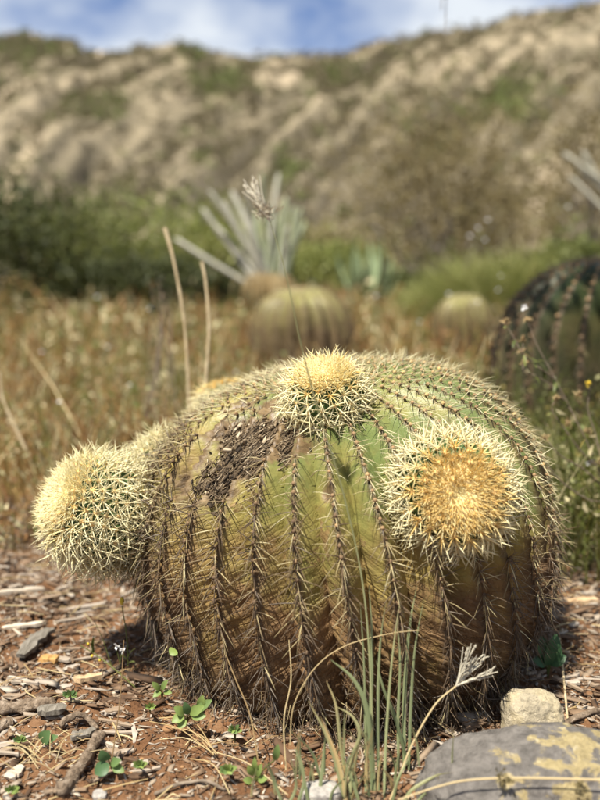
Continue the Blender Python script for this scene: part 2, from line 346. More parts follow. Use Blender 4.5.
M['rock_beige'] = lichen_rock('beige_rock', (0.42, 0.36, 0.25), (0.56, 0.47, 0.30), 0.45)
M['rock_white'] = lichen_rock('white_rock', (0.50, 0.46, 0.40), (0.6, 0.56, 0.48), 0.5)

# soil: red brown, darker damp crumbs, paler dust; dry thatch colour away from the bare patch
m, t, b = base_mat('soil', 0.95, 0.1)
g1 = ramp(t, [(0.25, (0.075, 0.036, 0.019)), (0.45, (0.175, 0.088, 0.042)), (0.62, (0.26, 0.145, 0.075)), (0.8, (0.36, 0.25, 0.16))])
t.links.new(math_(t, 'ADD', math_(t, 'MULTIPLY', noise(t, 7, 4), 0.5), math_(t, 'MULTIPLY', noise(t, 130, 6, 0.7), 0.5)), g1.inputs[0])
g2 = ramp(t, [(0.3, (0.10, 0.055, 0.025)), (0.55, (0.21, 0.13, 0.05)), (0.75, (0.24, 0.19, 0.07))]); t.links.new(noise(t, 3, 6), g2.inputs[0])
t.links.new(mix(t, attr(t, 'grassy'), g1.outputs[0], g2.outputs[0]), b.inputs['Base Color'])
bump(t, b, math_(t, 'ADD', noise(t, 90, 8, 0.7), noise(t, 300, 4, 0.6)), 0.9, 0.005)
M['soil'] = m
# hillside
m, t, b = base_mat('hillside', 0.95, 0.1)
n0 = noise(t, 0.055, 6, 0.6); n1 = noise(t, 0.22, 6, 0.65)
f = math_(t, 'ADD', math_(t, 'ADD', math_(t, 'MULTIPLY', n0, 0.15), math_(t, 'MULTIPLY', n1, 0.35)), 0.24)
f = math_(t, 'ADD', f, math_(t, 'MULTIPLY', attr(t, 'ridge'), 0.24))
f = math_(t, 'ADD', f, math_(t, 'MULTIPLY', attr(t, 'streak'), 0.26))
h1 = ramp(t, [(0.30, (0.125, 0.105, 0.07)), (0.44, (0.20, 0.168, 0.108)), (0.56, (0.29, 0.24, 0.155)), (0.68, (0.48, 0.385, 0.26))])
t.links.new(f, h1.inputs[0])
gm = ramp(t, [(0.45, (0, 0, 0)), (0.62, (1, 1, 1))]); t.links.new(math_(t, 'ADD', attr(t, 'green'), math_(t, 'SUBTRACT', n1, 0.5)), gm.inputs[0])
c1 = mix(t, math_(t, 'MULTIPLY', gm.outputs[0], 0.8), h1.outputs[0], (0.12, 0.14, 0.04))
tm = ramp(t, [(0.45, (0, 0, 0)), (0.60, (1, 1, 1))]); t.links.new(math_(t, 'ADD', attr(t, 'rock'), math_(t, 'SUBTRACT', n1, 0.5)), tm.inputs[0])
t.links.new(mix(t, tm.outputs[0], c1, (0.52, 0.38, 0.24)), b.inputs['Base Color'])
bump(t, b, n1, 0.8, 3.0)
M['hill'] = m

# ------------------------------------------------------------------ ground
def gz(x, y):
    p = np.stack([np.asarray(x, float), np.asarray(y, float), np.zeros(np.shape(x))], -1)
    d = np.hypot(p[..., 0], p[..., 1])
    near = 1 - sstep(2.0, 6.0, d)
    return 0.020 * fbm(p * 3.0, 3, 3) * near + near * 0.011 * fbm(p * 14, 3, 11) + near * 0.007 * fbm(p * 48, 2, 21) * (1 - sstep(1.6, 2.4, d)) + 0.05 * fbm(p * 0.35, 2, 31) * sstep(3, 8, d)
fr = np.radians(38)
th = np.concatenate([np.linspace(-np.pi, -fr, 70)[:-1], np.linspace(-fr, fr, 330), np.linspace(fr, np.pi, 70)[1:-1]])
rr = np.concatenate([np.geomspace(0.25, 0.7, 24)[:-1], np.geomspace(0.7, 2.2, 260)[:-1], np.geomspace(2.2, 900, 110)])
TH, RR = np.meshgrid(th, rr); X = RR * np.sin(TH); Y = RR * np.cos(TH); Z = gz(X, Y)
nr, na = X.shape
V = np.stack([X, Y, Z], -1).reshape(-1, 3)
i, j = np.meshgrid(np.arange(nr - 1), np.arange(na), indexing='ij'); j2 = (j + 1) % na
Q = np.stack([i * na + j, (i + 1) * na + j, (i + 1) * na + j2, i * na + j2], -1).reshape(-1, 4)[:, ::-1]
mb = MB(); c0 = len(V)
V = np.vstack([V, [[0, 0, 0]]])
T = np.stack([np.full(na, c0), np.arange(na), (np.arange(na) + 1) % na], -1)[:, ::-1]
edge = fbm(V * 2.5, 3, 5) * 0.25
mb.add(V, Q, T, grassy=sstep(1.55, 1.95, np.hypot(V[:, 0], V[:, 1]) + edge))
ground = mb.build('ground', M['soil']); tag(ground, kind='structure')

# crater wall behind: ridge line heights along x, spurs and gullies running down slantwise
RD = 330.0
rx_px = np.array([-700, -300, 0, 45, 85, 95, 140, 190, 215, 245, 310, 360, 420, 480, 540, 600, 900, 1400])
ry_px = np.array([60, 40, 52, 49, 52, 63, 61, 57, 65, 68, 69, 60, 45, 38, 25, 17, 0, 20])
tx = np.linspace(-1.25, 1.35, 520); hy = np.concatenate([np.linspace(45, RD, 260), np.linspace(RD + 4, 480, 25)])
TX, HY = np.meshgrid(tx, hy); HX = TX * HY
s = np.clip((HY - 45) / (RD - 45), 0, 1)
ridge_h = np.interp(TX * FPX + 300, rx_px, (265 - ry_px) / FPX * RD)
p3 = lambda a, b_, c=0 * HX: np.stack([a, b_, c], -1)
sl = TX * RD + 95 * (1 - s) + 5 * fbm(p3(TX * 14, s * 6), 2, 44)      # spurs of the bowl lean down to the left
g = 1 - np.abs(fbm(p3(sl / 30, s * 0.9), 2, 40)) * 2.6
g2 = 1 - np.abs(fbm(p3(sl / 10, s * 2.2), 2, 50)) * 2.2
env = np.clip(np.sin(np.pi * np.clip(s, 0, 1) ** 0.75), 0, 1) ** 0.6
HZ = ridge_h * (0.42 * s + 0.58 * s ** 1.5) + env * (7.0 * g + 4.5 * g2 - 7) * (0.25 + 0.75 * s) + 1.6 * fbm(p3(HX / 9, HY / 9), 3, 60) * (0.25 + s)
HZ = np.where(HY > RD, ridge_h - (HY - RD) * 0.75, HZ) - (1 - sstep(0, 0.05, s)) * 2
PX = HX / HY * FPX + 300; PY = 265 - (HZ - 0.55) / HY * FPX
def spots(lst):
    r = np.zeros_like(HX)
    for (x, y, rx_, ry_, a) in lst:
        r = np.maximum(r, a * np.exp(-((PX - x) / rx_) ** 2 - ((PY - y) / ry_) ** 2))
    return r
G = spots([(100, 118, 26, 11, .75), (35, 66, 45, 15, .5), (225, 95, 30, 16, .8), (205, 160, 18, 14, .6), (287, 172, 14, 20, .8), (335, 88, 22, 12, .6), (505, 110, 32, 30, .7), (455, 130, 60, 40, .35), (200, 68, 12, 8, .7), (470, 250, 120, 40, .5), (130, 215, 120, 25, .55)])
Rk = spots([(182, 80, 6, 9, .42), (172, 104, 5, 14, .38), (75, 172, 6, 5, .35), (490, 60, 12, 6, .42), (522, 62, 9, 6, .42), (560, 58, 24, 6, .42), (565, 105, 12, 14, .34), (258, 94, 14, 5, .36)])
V = np.stack([HX, HY, HZ], -1).reshape(-1, 3); nr, na = HX.shape
i, j = np.meshgrid(np.arange(nr - 1), np.arange(na - 1), indexing='ij')
Q = np.stack([i * na + j, i * na + j + 1, (i + 1) * na + j + 1, (i + 1) * na + j], -1).reshape(-1, 4)
mb = MB(); mb.add(V, Q, green=G.ravel(), rock=Rk.ravel(), ridge=np.clip(0.45 * np.clip(g, -.5, 1) + 0.55 * np.clip(g2, -.5, 1) - 0.62, -.7, 0.5).ravel(), streak=(fbm(p3(sl / 6.0, s * 2.0), 2, 66) * 0.6 + fbm(p3(sl / 2.6, s * 8), 3, 68) * 0.55).ravel())
tag(mb.build('hill', M['hill']), kind='structure')
# scrub on the hillside (a far mass)
vis = (PX.ravel() > -420) & (PX.ravel() < 1020) & (HY.ravel() <= RD)
wgt = (0.10 + 1.2 * np.clip(G.ravel(), 0, 1) + 0.25 * (g2.ravel() < 0.35) + 0.3 * ((PX.ravel() < -20) | (PX.ravel() > 620)) * (vnoise(V / 14, 71) > 0.5) - 0.4 * Rk.ravel()).clip(0.01) * vis * (HY.ravel() / RD) ** 1.0
pick = rng.choice(len(V), 15000, p=wgt / wgt.sum())
pos = V[pick] + rng.normal(size=(15000, 3)) * [1.2, 1.2, 0.15]
sz = rng.uniform(0.6, 1.7, 15000) * (HY.ravel()[pick] / RD * 0.6 + 0.4)
gg = G.ravel()[pick]
lp = (pos[:, None] + rng.normal(size=(15000, 20, 3)) * sz[:, None, None] * [0.55, 0.55, 0.38] + np.array([0, 0, 0.4]) * sz[:, None, None]).reshape(-1, 3)
tint = np.repeat(np.where(rng.random(15000) < 0.10 + gg, rng.uniform(0.35, 0.8, 15000), rng.uniform(0, .25, 15000)), 20) + rng.normal(size=len(lp)) * 0.06
mb = MB(); leaves(mb, lp, np.repeat(sz, 20) * 0.75, 0.2, 1.3, tint=tint)
M['scrub'] = tint_mat('hill_scrub', [(0, (0.13, 0.108, 0.062)), (0.25, (0.19, 0.16, 0.088)), (0.45, (0.13, 0.145, 0.052)), (1, (0.19, 0.225, 0.065))], 0.8, trans=0.2)
tag(mb.build('hillside_scrub', M['scrub']), 'dry brown and green scrub scattered over the crater slope', 'scrub', kind='stuff')

# ------------------------------------------------------------------ barrel cactus
def rotm(ax, az):                                    # tilt the z axis towards azimuth az by ax
    z = np.array([math.sin(ax) * math.cos(az), math.sin(ax) * math.sin(az), math.cos(ax)])
    x = norm(np.cross(np.array([0, 1.0, 0]), z)); y = np.cross(z, x)
    return np.stack([x, y, z], 1)
def barrel(root, C, Rad, Hu, Hd, n, RM, depth, mat, phimax, scars=(), full=True, narc=120, nu=13, nare=42, seed=0, spine_len=0.034, woolk=1.0, spine_r=0.00075, agef=None, dep=0.012, old=0.0, per=8):
    e = 0.86
    def surf(phi, az, uu, wr=True):
        sp, cp = np.sin(phi), np.cos(phi)
        r = Rad * np.abs(sp) ** e; z = np.where(cp > 0, Hu * np.abs(cp) ** e, -Hd * np.abs(cp) ** e)
        z = z - dep * np.exp(-(r / (0.25 * Rad)) ** 2)
        dd = depth * sstep(0.05, 0.5, phi) * (1 - 0.45 * sstep(1.5, 2.3, phi))
        r = r * (1 - dd * np.abs(uu) ** 1.05)
        loc = np.stack([r * np.cos(az), r * np.sin(az), z], -1)
        nl = norm(np.stack([sp / Rad * np.cos(az), sp / Rad * np.sin(az), cp / (Hu if True else Hd)], -1))
        q = loc / Rad * 0.3
        off = 0.014 * (Rad / 0.3) * fbm(q * 5 + seed, 3, 80 + seed)
        if wr:
            age = sstep(0.5, 1.9, phi)
            sarc = phi * 0.3
            k1 = 1 - np.abs(fbm(np.stack([q[..., 0] * 9, q[..., 1] * 9, (sarc + 0.012 * np.abs(uu)) * 70], -1), 3, 90)) * 2.6
            k2 = 1 - np.abs(fbm(q * 60, 3, 95)) * 2.2
            off = off - (0.0075 * np.clip(k1, 0, 1) ** 2 * (0.06 + age ** 2) * (0.35 + 1.3 * vnoise(q * 18, 97)) + 0.0035 * np.clip(k2, 0, 1) * age) * (Rad / 0.3) * (1 - 0.5 * (np.abs(uu) < 0.12))
            off = off + 0.004 * (Rad / 0.3) * np.exp(-(uu / 0.22) ** 2) * np.cos(phi * nare / phimax * 2 * np.pi) * (1 - 0.6 * age)
        loc = loc + nl * off[..., None]
        return loc @ RM.T + C, nl @ RM.T
    def scarf(W):
        sc_ = np.zeros(W.shape[:-1])
        for (pt, rad_, a) in scars:
            sc_ = np.maximum(sc_, a * np.exp(-(np.linalg.norm(W - pt, axis=-1) / rad_) ** 2))
        return sc_
    pc_ = np.linspace(0.0, 0.15, 7); ac_ = np.arange(24) * 2 * np.pi / 24; PC, AC = np.meshgrid(pc_, ac_, indexing='ij')
    Wc, Nc = surf(PC, AC, 0 * PC, False); Wc = Wc + Nc * (0.004 + 0.004 * fbm(Wc * 150, 3, 77))[..., None] * (Rad / .3)
    i, j = np.meshgrid(np.arange(6), np.arange(24), indexing='ij')
    mb = MB(); mb.add(Wc, np.stack([i * 24 + j, (i + 1) * 24 + j, (i + 1) * 24 + (j + 1) % 24, i * 24 + (j + 1) % 24], -1).reshape(-1, 4), tint=0.75); mb.build('crown_wool', M['wool'], root)
    for k in range(n):
        a0 = 2 * np.pi * (k + 0.35) / n
        phi = np.linspace(0.10, phimax, narc); u = np.sign(np.linspace(-1, 1, nu)) * np.abs(np.linspace(-1, 1, nu)) ** 1.0
        PH, U = np.meshgrid(phi, u, indexing='ij')
        W, N = surf(PH, a0 + U * np.pi / n, U)
        scv = scarf(W)
        rough = fbm(W * 55, 4, 120)
        W = W - N * (np.clip(scv * 1.3 - .3, 0, 1) * (0.015 + 0.014 * rough))[..., None]
        ag = PH / phimax
        if agef is not None: ag = agef(W, N, ag)
        i, j = np.meshgrid(np.arange(narc - 1), np.arange(nu - 1), indexing='ij')
        Q = np.stack([i * nu + j, (i + 1) * nu + j, (i + 1) * nu + j + 1, i * nu + j + 1], -1).reshape(-1, 4)
        mb = MB(); mb.add(W, Q, age=ag.ravel(), u=np.abs(U).ravel(), scar=scv.ravel(), arc=(PH * Rad * 0.95 + 0.006 * np.abs(U)).ravel(), lat=(U * np.pi / n * Rad + k * 0.37).ravel())
        rib = mb.build('rib', mat, root)
        # areoles along the crest
        ph = np.linspace(0.12, phimax * 0.97, nare) + rng.normal(size=nare) * 0.006
        A, AN = surf(ph, np.full(nare, a0), np.zeros(nare), False)
        A2, _ = surf(ph + 0.02, np.full(nare, a0), np.zeros(nare), False); dn = norm(A2 - A); sd = np.cross(AN, dn)
        keep = scarf(A) < 0.45
        keep &= A[:, 2] > 0.0
        A, AN, dn, sd, phk = A[keep], AN[keep], dn[keep], sd[keep], ph[keep]
        if len(A) == 0: continue
        age = phk / phimax
        if agef is not None: age = agef(A, AN, age)
        wl = MB(); balls(wl, A + AN * 0.0015, rng.uniform(0.0022, 0.0034, len(A)) * (Rad / 0.3) * woolk, 1, tint=np.clip(0.52 + age * 0.9 + rng.normal(size=len(A)) * 0.12, 0, 1))
        tag(wl.build('areole_wool', M['wool'], rib), kind='stuff')
        # spines: a fan of radials and a few centrals at each areole
        reps = per + 2 if full else 5
        m_ = len(A); idx = np.repeat(np.arange(m_), reps)
        ang = (np.tile(np.arange(reps), m_) + rng.uniform(-.35, .35, m_ * reps)) / reps * 2 * np.pi
        lift = np.where(np.tile(np.arange(reps), m_) % 3 == 0, rng.uniform(0.7, 1.3, m_ * reps), rng.uniform(0.25, 0.7, m_ * reps))
        a_i = np.clip(age[idx] + old, 0, 1)
        dirn = AN[idx] * lift[:, None] + sd[idx] * (np.cos(ang) * 0.8)[:, None] + dn[idx] * (np.sin(ang) * 0.75 + 0.15 + 0.9 * sstep(0.45, 0.9, a_i))[:, None]
        dirn = norm(dirn + rng.normal(size=dirn.shape) * (0.10 + 0.25 * a_i[:, None]))
        L = spine_len * rng.uniform(0.55, 1.1, len(idx)) * (1 - 0.15 * a_i)
        skip_ = (np.tile(np.arange(reps), m_) >= per - 1) & (a_i < .36) if full else np.zeros(len(idx), bool)
        L = np.where(skip_, L * .05, L) * (.78 + .37 * sstep(.28, .5, a_i))
        dead = rng.random(len(idx)) < 0.16 + 0.22 * sstep(0.35, 0.9, a_i); L = np.where(dead, L * 0.35, L)
        tt = np.linspace(0, 1, 4)
        droop = norm(-AN[idx] * 0.45 + dn[idx] * 0.8 + np.array([0, 0, -0.5])) * rng.uniform(0.05, 0.32, len(idx))[:, None]
        pts = A[idx][:, None] + L[:, None, None] * (dirn[:, None] * tt[None, :, None] + droop[:, None] * (tt ** 2)[None, :, None])
        rad_ = spine_r * (.72 + .28 * sstep(.28, .5, a_i))[:, None] * rng.uniform(0.8, 1.25, len(idx))[:, None] * np.array([1.0, 0.85, 0.55, 0.06])[None]
        tint = np.where(a_i < 0.3, rng.uniform(0.28, 0.50, len(idx)), np.clip(0.30 + a_i * 0.62, 0, 0.86) + rng.normal(size=len(idx)) * 0.10)
        tint = np.where(rng.random(len(idx)) < 0.22, 0.45 + 0.5 * rng.random(len(idx)), tint)
        tn = tint[:, None] + np.array([0.16, 0.05, 0, 0.02])[None] * (a_i[:, None] < 0.6)
        mb = MB(); tubes(mb, pts, rad_, 3, tint=np.clip(tn, 0, 1))
        tag(mb.build('spines', M['spine'], rib), kind='stuff')
    return surf

def pup(root, C, axis, r, hgt, nrib=20, L=0.030, phimax=2.15, crown=1.0, sr=0.00085, dphi=0.20, spin=0.0, gold=1.0):
    axis = norm(np.array(axis, float)); x = norm(np.cross(axis, [0.3, 0.2, 0.9])); y = np.cross(axis, x); RM = np.stack([x, y, axis], 1)
    ar = []
    for k in range(nrib):
        ph = 0.30 + (k % 2) * dphi * 0.5
        while ph < phimax:
            if not (ph < 0.42 and k % 2) and not (ph < 0.34 and k % 4): ar.append((ph + rng.normal() * .015, 2 * np.pi * k / nrib + 0.35 * ph + spin + rng.normal() * .015))
            ph += dphi * (0.8 + 0.2 * min(1, ph))
    ar += [] if crown else [(0.20, j_ * 2 * np.pi / 7) for j_ in range(7)] + [(0.10, j_ * 2 * np.pi / 4 + .4) for j_ in range(4)]
    ar = [a_ for a_ in ar if a_[0] > .52 or not crown]; ar = np.array(ar); narl = len(ar); phi, az = ar[:, 0], ar[:, 1]
    dl = np.stack([np.sin(phi) * np.cos(az), np.sin(phi) * np.sin(az), np.cos(phi)], -1)
    sc_ = np.array([r, r, hgt])
    def sf(d): return d * sc_ * (1 - 0.16 * np.exp(-((1 - d[..., 2:3]) / 0.03)))
    V0, T0 = ico(5)
    ang = np.arccos(np.clip((V0 @ dl.T).max(1), -1, 1)); bmp = np.exp(-(ang / 0.085) ** 2)
    azv = np.arctan2(V0[:, 1], V0[:, 0]); phv = np.arccos(np.clip(V0[:, 2], -1, 1)); ribv = np.cos((azv - 0.35 * phv - spin) * nrib) * sstep(.2, .8, phv)
    W = (sf(V0) * (0.93 + 0.05 * ribv[:, None] + 0.07 * bmp[:, None])) @ RM.T + C
    mb = MB(); mb.add(W, None, T0, tint=np.clip(0.9 - bmp, 0, 1)); body = mb.build('pup', M['pup_skin'], root)
    A = (sf(dl) * 1.035) @ RM.T + C; AN = norm(dl / sc_) @ RM.T
    young = (1 - sstep(0.45, 1.10, phi)) * (1 if crown else 0)
    wl = MB(); balls(wl, A, rng.uniform(0.0028, 0.0038, narl) * (r / .064) * (1 + .25 * young), 1, tint=np.clip(rng.uniform(0, 0.25, narl) + 0.3 * sstep(1.2, 2.0, phi), 0, 1))
    tag(wl.build('areole_wool', M['wool'], body), kind='stuff')
    tg = norm(A - C - np.outer((A - C) @ axis, axis)); dn = norm(tg - AN * np.sum(tg * AN, -1, keepdims=True)); sd = np.cross(AN, dn)
    PT, RD_, TN = [], [], []
    for kind, cnt in (('c', 4), ('r', 9)):
        idx = np.repeat(np.arange(narl), cnt); m_ = len(idx); yg = young[idx]; ph = phi[idx]
        an = (np.tile(np.arange(cnt), narl) + rng.uniform(-.28, .28, m_)) / cnt * 2 * np.pi + (np.pi / 4 if kind == 'c' else 0)
        lift = (rng.uniform(.75, 1.15, m_) if kind == 'c' else rng.uniform(.22, .50, m_)) + yg * .9
        d = norm(AN[idx] * lift[:, None] + sd[idx] * (np.cos(an) * .85)[:, None] + dn[idx] * (np.sin(an) * .85 + (.22 if kind == 'c' else .1) * (1 - yg))[:, None] + rng.normal(size=(m_, 3)) * .06)
        LL = L * (rng.uniform(.8, 1.2, m_) if kind == 'c' else rng.uniform(.5, .8, m_)) * (1 - .62 * yg)
        bend = norm(dn[idx] * .7 - AN[idx] * .5 + rng.normal(size=(m_, 3)) * .15) * rng.uniform(.10, .35, m_)[:, None] * (1 - .8 * yg[:, None])
        tt = np.linspace(0, 1, 5)
        PT.append(A[idx][:, None] + LL[:, None, None] * (d[:, None] * tt[None, :, None] + bend[:, None] * (tt ** 2)[None, :, None]))
        RD_.append(sr * rng.uniform(.8, 1.15, m_)[:, None] * np.array([1.0, .95, .8, .5, .05])[None] * (1.15 if kind == 'c' else .8) * (1 - .35 * yg[:, None]))
        tn = np.where(yg > .22, rng.uniform(.02, .18, m_) + (1 - gold) * .13, rng.uniform(.24, .40, m_)); tn = np.where((ph > 1.8) & (rng.random(m_) < .4), rng.uniform(.4, .6, m_), tn)
        TN.append(np.clip(tn[:, None] + np.array([-.10, -.04, 0, .03, .06])[None], 0, 1))
    mb = MB(); tubes(mb, np.concatenate(PT), np.concatenate(RD_), 4, tint=np.concatenate(TN))
    tag(mb.build('spines', M['spine'], body), kind='stuff')
    if not crown: return body
    # woolly golden crown of short young spines
    wv, wt = ico(4); wk = wv[:, 2] > 0.77; dcap = wv[wk]; mapi = -np.ones(len(wv), int); mapi[wk] = np.arange(wk.sum())
    tf = mapi[wt]; tf = tf[(tf >= 0).all(1)]
    capW = (sf(dcap) * (0.985 + 0.035 * fbm(dcap * 16, 3, 5)[:, None])) @ RM.T + C
    mb = MB(); mb.add(capW, None, tf, tint=0.12 + 0 * capW[:, 0]); mb.build('crown_wool', M['crown_wool'], body)
    nc = 2600; pc = np.arccos(1 - rng.random(nc) * 0.24); ac = rng.uniform(0, 2 * np.pi, nc)
    dc = np.stack([np.sin(pc) * np.cos(ac), np.sin(pc) * np.sin(ac), np.cos(pc)], -1)
    A = sf(dc) @ RM.T + C; dirn = norm(norm(dc / sc_) @ RM.T * 0.8 + norm(A - C - np.outer((A - C) @ axis, axis)) * (0.2 + 0.8 * pc[:, None]) + rng.normal(size=(nc, 3)) * 0.30)
    pts = A[:, None] + dirn[:, None] * np.linspace(0, 1, 3)[None, :, None] * (rng.uniform(0.004, 0.0085, nc) * (0.55 + 1.0 * sstep(0.1, 0.65, pc)))[:, None, None] * (r / .064)
    mb = MB(); tubes(mb, pts, np.array([[0.0005, 0.00045, 0.0001]]).repeat(nc, 0), 3, tint=np.clip(rng.uniform(0.0, 0.17, nc) + (1 - gold) * .20 + .10 * (pc < .13), 0, 1))
    tag(mb.build('crown_spines', M['spine'], body), kind='stuff')
    return body

MC = at(344, 560, 1.245); MC[2] = 0.165
main = thing('barrel_cactus', 'huge old ribbed barrel cactus in the foreground with spiny yellow pups and a brown scar', 'cactus', (MC[0], MC[1], 0.0), 'barrel cacti')
RM = rotm(R(11), R(215))
sc_pts = [(at(258, 425, 1.15), .032, 1.0), (at(235, 430, 1.16), .034, 1.0), (at(225, 462, 1.10), .034, 1.0), (at(205, 480, 1.11), .028, 1.0), (at(250, 448, 1.10), .032, 0.9), (at(275, 440, 1.08), .030, 0.8), (at(285, 425, 1.10), .028, 0.8),
          (at(322, 492, 1.0), .016, 0.9), (at(318, 515, 1.0), .015, 0.7), (at(264, 580, 1.0), .014, 1.0), (at(352, 512, .99), .012, 0.5), (at(355, 535, .99), .012, 0.5), (at(300, 440, 1.06), .03, .6), (at(180, 505, 1.12), .020, .7), (at(240, 400, 1.2), .035, .62), (at(195, 455, 1.2), .03, .6), (at(268, 400, 1.2), .03, .7), (at(285, 455, 1.06), .022, .55), (at(225, 490, 1.06), .022, .6), (at(175, 480, 1.2), .03, .75), (at(165, 510, 1.2), .022, .6), (at(215, 425, 1.2), .03, .8)]
def main_age(W, N, ag):                               # greener towards the right shoulder, corkier on the lower left
    gx = (W[..., 0] - MC[0]) / 0.3; zz = W[..., 2]
    return np.clip(ag * 0.52 + 0.12 + 0.56 * (1 - sstep(0.0, 0.28, zz)) - 0.26 * gx * sstep(0.1, 0.3, zz) - 0.16 * sstep(0.25, 0.40, zz), 0, 1)
# place scar points on the skin
_sn = []
def main_hit(p):
    v = p - CAM; v = v / np.linalg.norm(v); best = None
    for s_ in np.linspace(0.7, 1.6, 400):
        q = (CAM + v * s_ - MC) @ RM
        h_ = 0.25 if q[2] > 0 else 0.24
        if (math.hypot(q[0], q[1]) / 0.29) ** 2.3 + abs(q[2] / h_) ** 2.3 < 1: return CAM + v * s_
    return p
sc_pts = [(main_hit(p), r_ * (1.15 if r_ > .025 else 1.0), a) for p, r_, a in sc_pts]
surf = barrel(main, MC, 0.296, 0.250, 0.245, 34, RM, 0.140, M['barrel'], 2.42, sc_pts, agef=main_age, seed=1, nare=50, per=7, spine_r=0.00078, spine_len=0.036)
# crust flakes lying in the scar
mb = MB()
sp_, sr_ = np.array([p for p, _, _ in sc_pts[:7]]), np.array([r_ for _, r_, _ in sc_pts[:7]])
def onskin(ps, k):
    q = (ps - MC) @ RM; f_ = ((np.hypot(q[:, 0], q[:, 1]) / 0.288) ** 2.3 + np.abs(q[:, 2] / 0.247) ** 2.3) ** (1 / 2.3)
    return (q / f_[:, None] * np.asarray(k).reshape(-1, 1)) @ RM.T + MC
def scar_chips(n, ids, lo, hi, size, tm, ts):
    k = rng.choice(ids, n); ps = onskin(sp_[k] + rng.normal(size=(n, 3)) * sr_[k][:, None] * [0.6, 0.6, 0.45], rng.uniform(lo, hi, n)); sz_ = np.clip(rng.lognormal(0, 0.5, n), .3, 1.9) * size
    chips(mb, ps, sz_ * rng.uniform(.7, 1.8, n), 0.7 * sz_, 0.35 * sz_, rng.normal(size=n) * 0.5 + 0.9, 0.9, 0.6, tint=np.clip(rng.normal(tm, ts, n), 0, 1))
scar_chips(1100, [0, 1, 2, 3, 4, 5, 6], .945, .968, .0019, .42, .28)
scar_chips(160, [2, 3], .952, .974, .0026, .15, .18)            # black crumbly crust at the lower end
scar_chips(60, [0, 1], .960, .978, .0034, .80, .15)            # pale corky lumps along the upper edge
n = 1500; k = rng.integers(0, 7, n); p0 = sp_[k] + rng.normal(size=(n, 3)) * sr_[k][:, None] * [0.62, 0.62, 0.5]
fd = norm(at(205, 485, 1.10) - at(285, 415, 1.16) + rng.normal(size=(n, 3)) * 0.022) * rng.uniform(.005, .022, n)[:, None]; hk = rng.uniform(.946, .970, n)
tubes(mb, np.stack([onskin(p0, hk - .004), onskin(p0 + fd * .35, hk), onskin(p0 + fd * .7, hk), onskin(p0 + fd, hk + rng.uniform(-.004, .012, n))], 1), rng.uniform(.0003, .0008, n)[:, None] * np.array([[.6, 1, .9, .3]]), 4, tint=np.clip(rng.normal(.55, .22, n), 0, 1))
tag(mb.build('dead_crust', M['crust'], main), kind='stuff')
pup(main, at(326, 398, 1.065), (-0.08, -0.50, 0.86), 0.047, 0.046, 16, 0.028, 2.3, dphi=.24, gold=.6)
pup(main, at(451, 492, 0.985), (0.04, -0.95, 0.22), 0.065, 0.056, 21, 0.029, 2.1)
pup(main, at(106, 513, 1.165), (-0.60, -0.42, 0.44), 0.070, 0.082, 25, 0.036, 2.5, gold=.1, dphi=.17)
pup(main, at(174, 476, 1.27), (-0.5, 0.10, 0.86), 0.058, 0.062, 16, 0.034, 2.3, crown=0, dphi=.24)
pup(main, at(226, 407, 1.52), (-0.2, 0.3, 0.90), 0.046, 0.046, 16, 0.030, 2.3, dphi=.24)

# other barrels further back
def other_barrel(label, C, Rad, Hu, Hd, n, mat, old, nare, **kw):
    r = thing('barrel_cactus', label, 'cactus', (C[0], C[1], 0.0), 'barrel cacti')
    barrel(r, np.array(C), Rad, Hu, Hd, n, rotm(R(4), R(200)), kw.pop('depth', 0.13), mat, 2.3, full=False, narc=46, nu=9, nare=nare, old=old, **kw)
    return r
C2 = onground(622, 470); C2 = np.array([0.86, 2.32, 0.23])
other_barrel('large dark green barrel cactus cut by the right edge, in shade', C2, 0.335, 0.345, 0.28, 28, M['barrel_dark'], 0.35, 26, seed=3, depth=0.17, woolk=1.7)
other_barrel('blurred barrel cactus behind the top pup, near the pale columnar stems', (at(302, 330, 4.3)[0], 4.25, 0.19), 0.265, 0.25, 0.24, 20, M['barrel_mid'], 0.1, 18, seed=5, spine_r=.0012)
other_barrel('small distant barrel cactus below the bright green grass mound', (at(463, 320, 5.2)[0], 5.15, 0.14), 0.19, 0.235, 0.2, 18, M['barrel_mid'], 0.1, 14, seed=6, spine_r=.0014)

# ------------------------------------------------------------------ mulch and litter
def G3(x, y, dz=0.0): return np.stack([x, y, gz(x, y) + dz], -1)
def incact(x, y, r=0.235): return np.hypot(x - MC[0], y - MC[1]) < r
def scatter(n, ylo, yhi, xl=None):
    y = np.sqrt(rng.uniform(ylo ** 2, yhi ** 2, n)); x = rng.uniform(-0.72, 0.72, n) * (y + 0.12)
    k = ~incact(x, y); return x[k], y[k]
mb = MB()
x, y = scatter(23000, 0.72, 1.95)
soilpatch = np.exp(-((x + 0.14) / 0.24) ** 2 - ((y - 0.93) / 0.15) ** 2)           # bare red soil in front of the cactus
k = (rng.random(len(x)) > soilpatch * 0.92) & (fbm(np.stack([x * 6, y * 6, 0 * x], -1), 3, 7) > -0.28); x, y = x[k], y[k]; n = len(x)
sz_ = rng.lognormal(0, 0.55, n); flat = rng.random(n)
chips(mb, G3(x, y, 0.002), 0.0068 * sz_ * rng.uniform(.6, 2.6, n), 0.0030 * sz_, 0.0015 * sz_ ** .5, rng.uniform(-.9, .9, n) + np.where(rng.random(n) < .3, 1.5, 0), 0.28, 0.45, tint=np.clip(rng.beta(1.8, 2.4, n) * 0.95 + 0.02, 0, 1))
x, y = scatter(52000, 0.70, 1.75); n = len(x); sz_ = rng.lognormal(0, 0.5, n)
chips(mb, G3(x, y, 0.001), 0.0030 * sz_ * rng.uniform(.6, 3.0, n), 0.0013 * sz_, 0.0008 * sz_, rng.uniform(0, 6.28, n), 0.35, 0.5, tint=np.clip(rng.beta(1.6, 2.0, n), 0, 1))
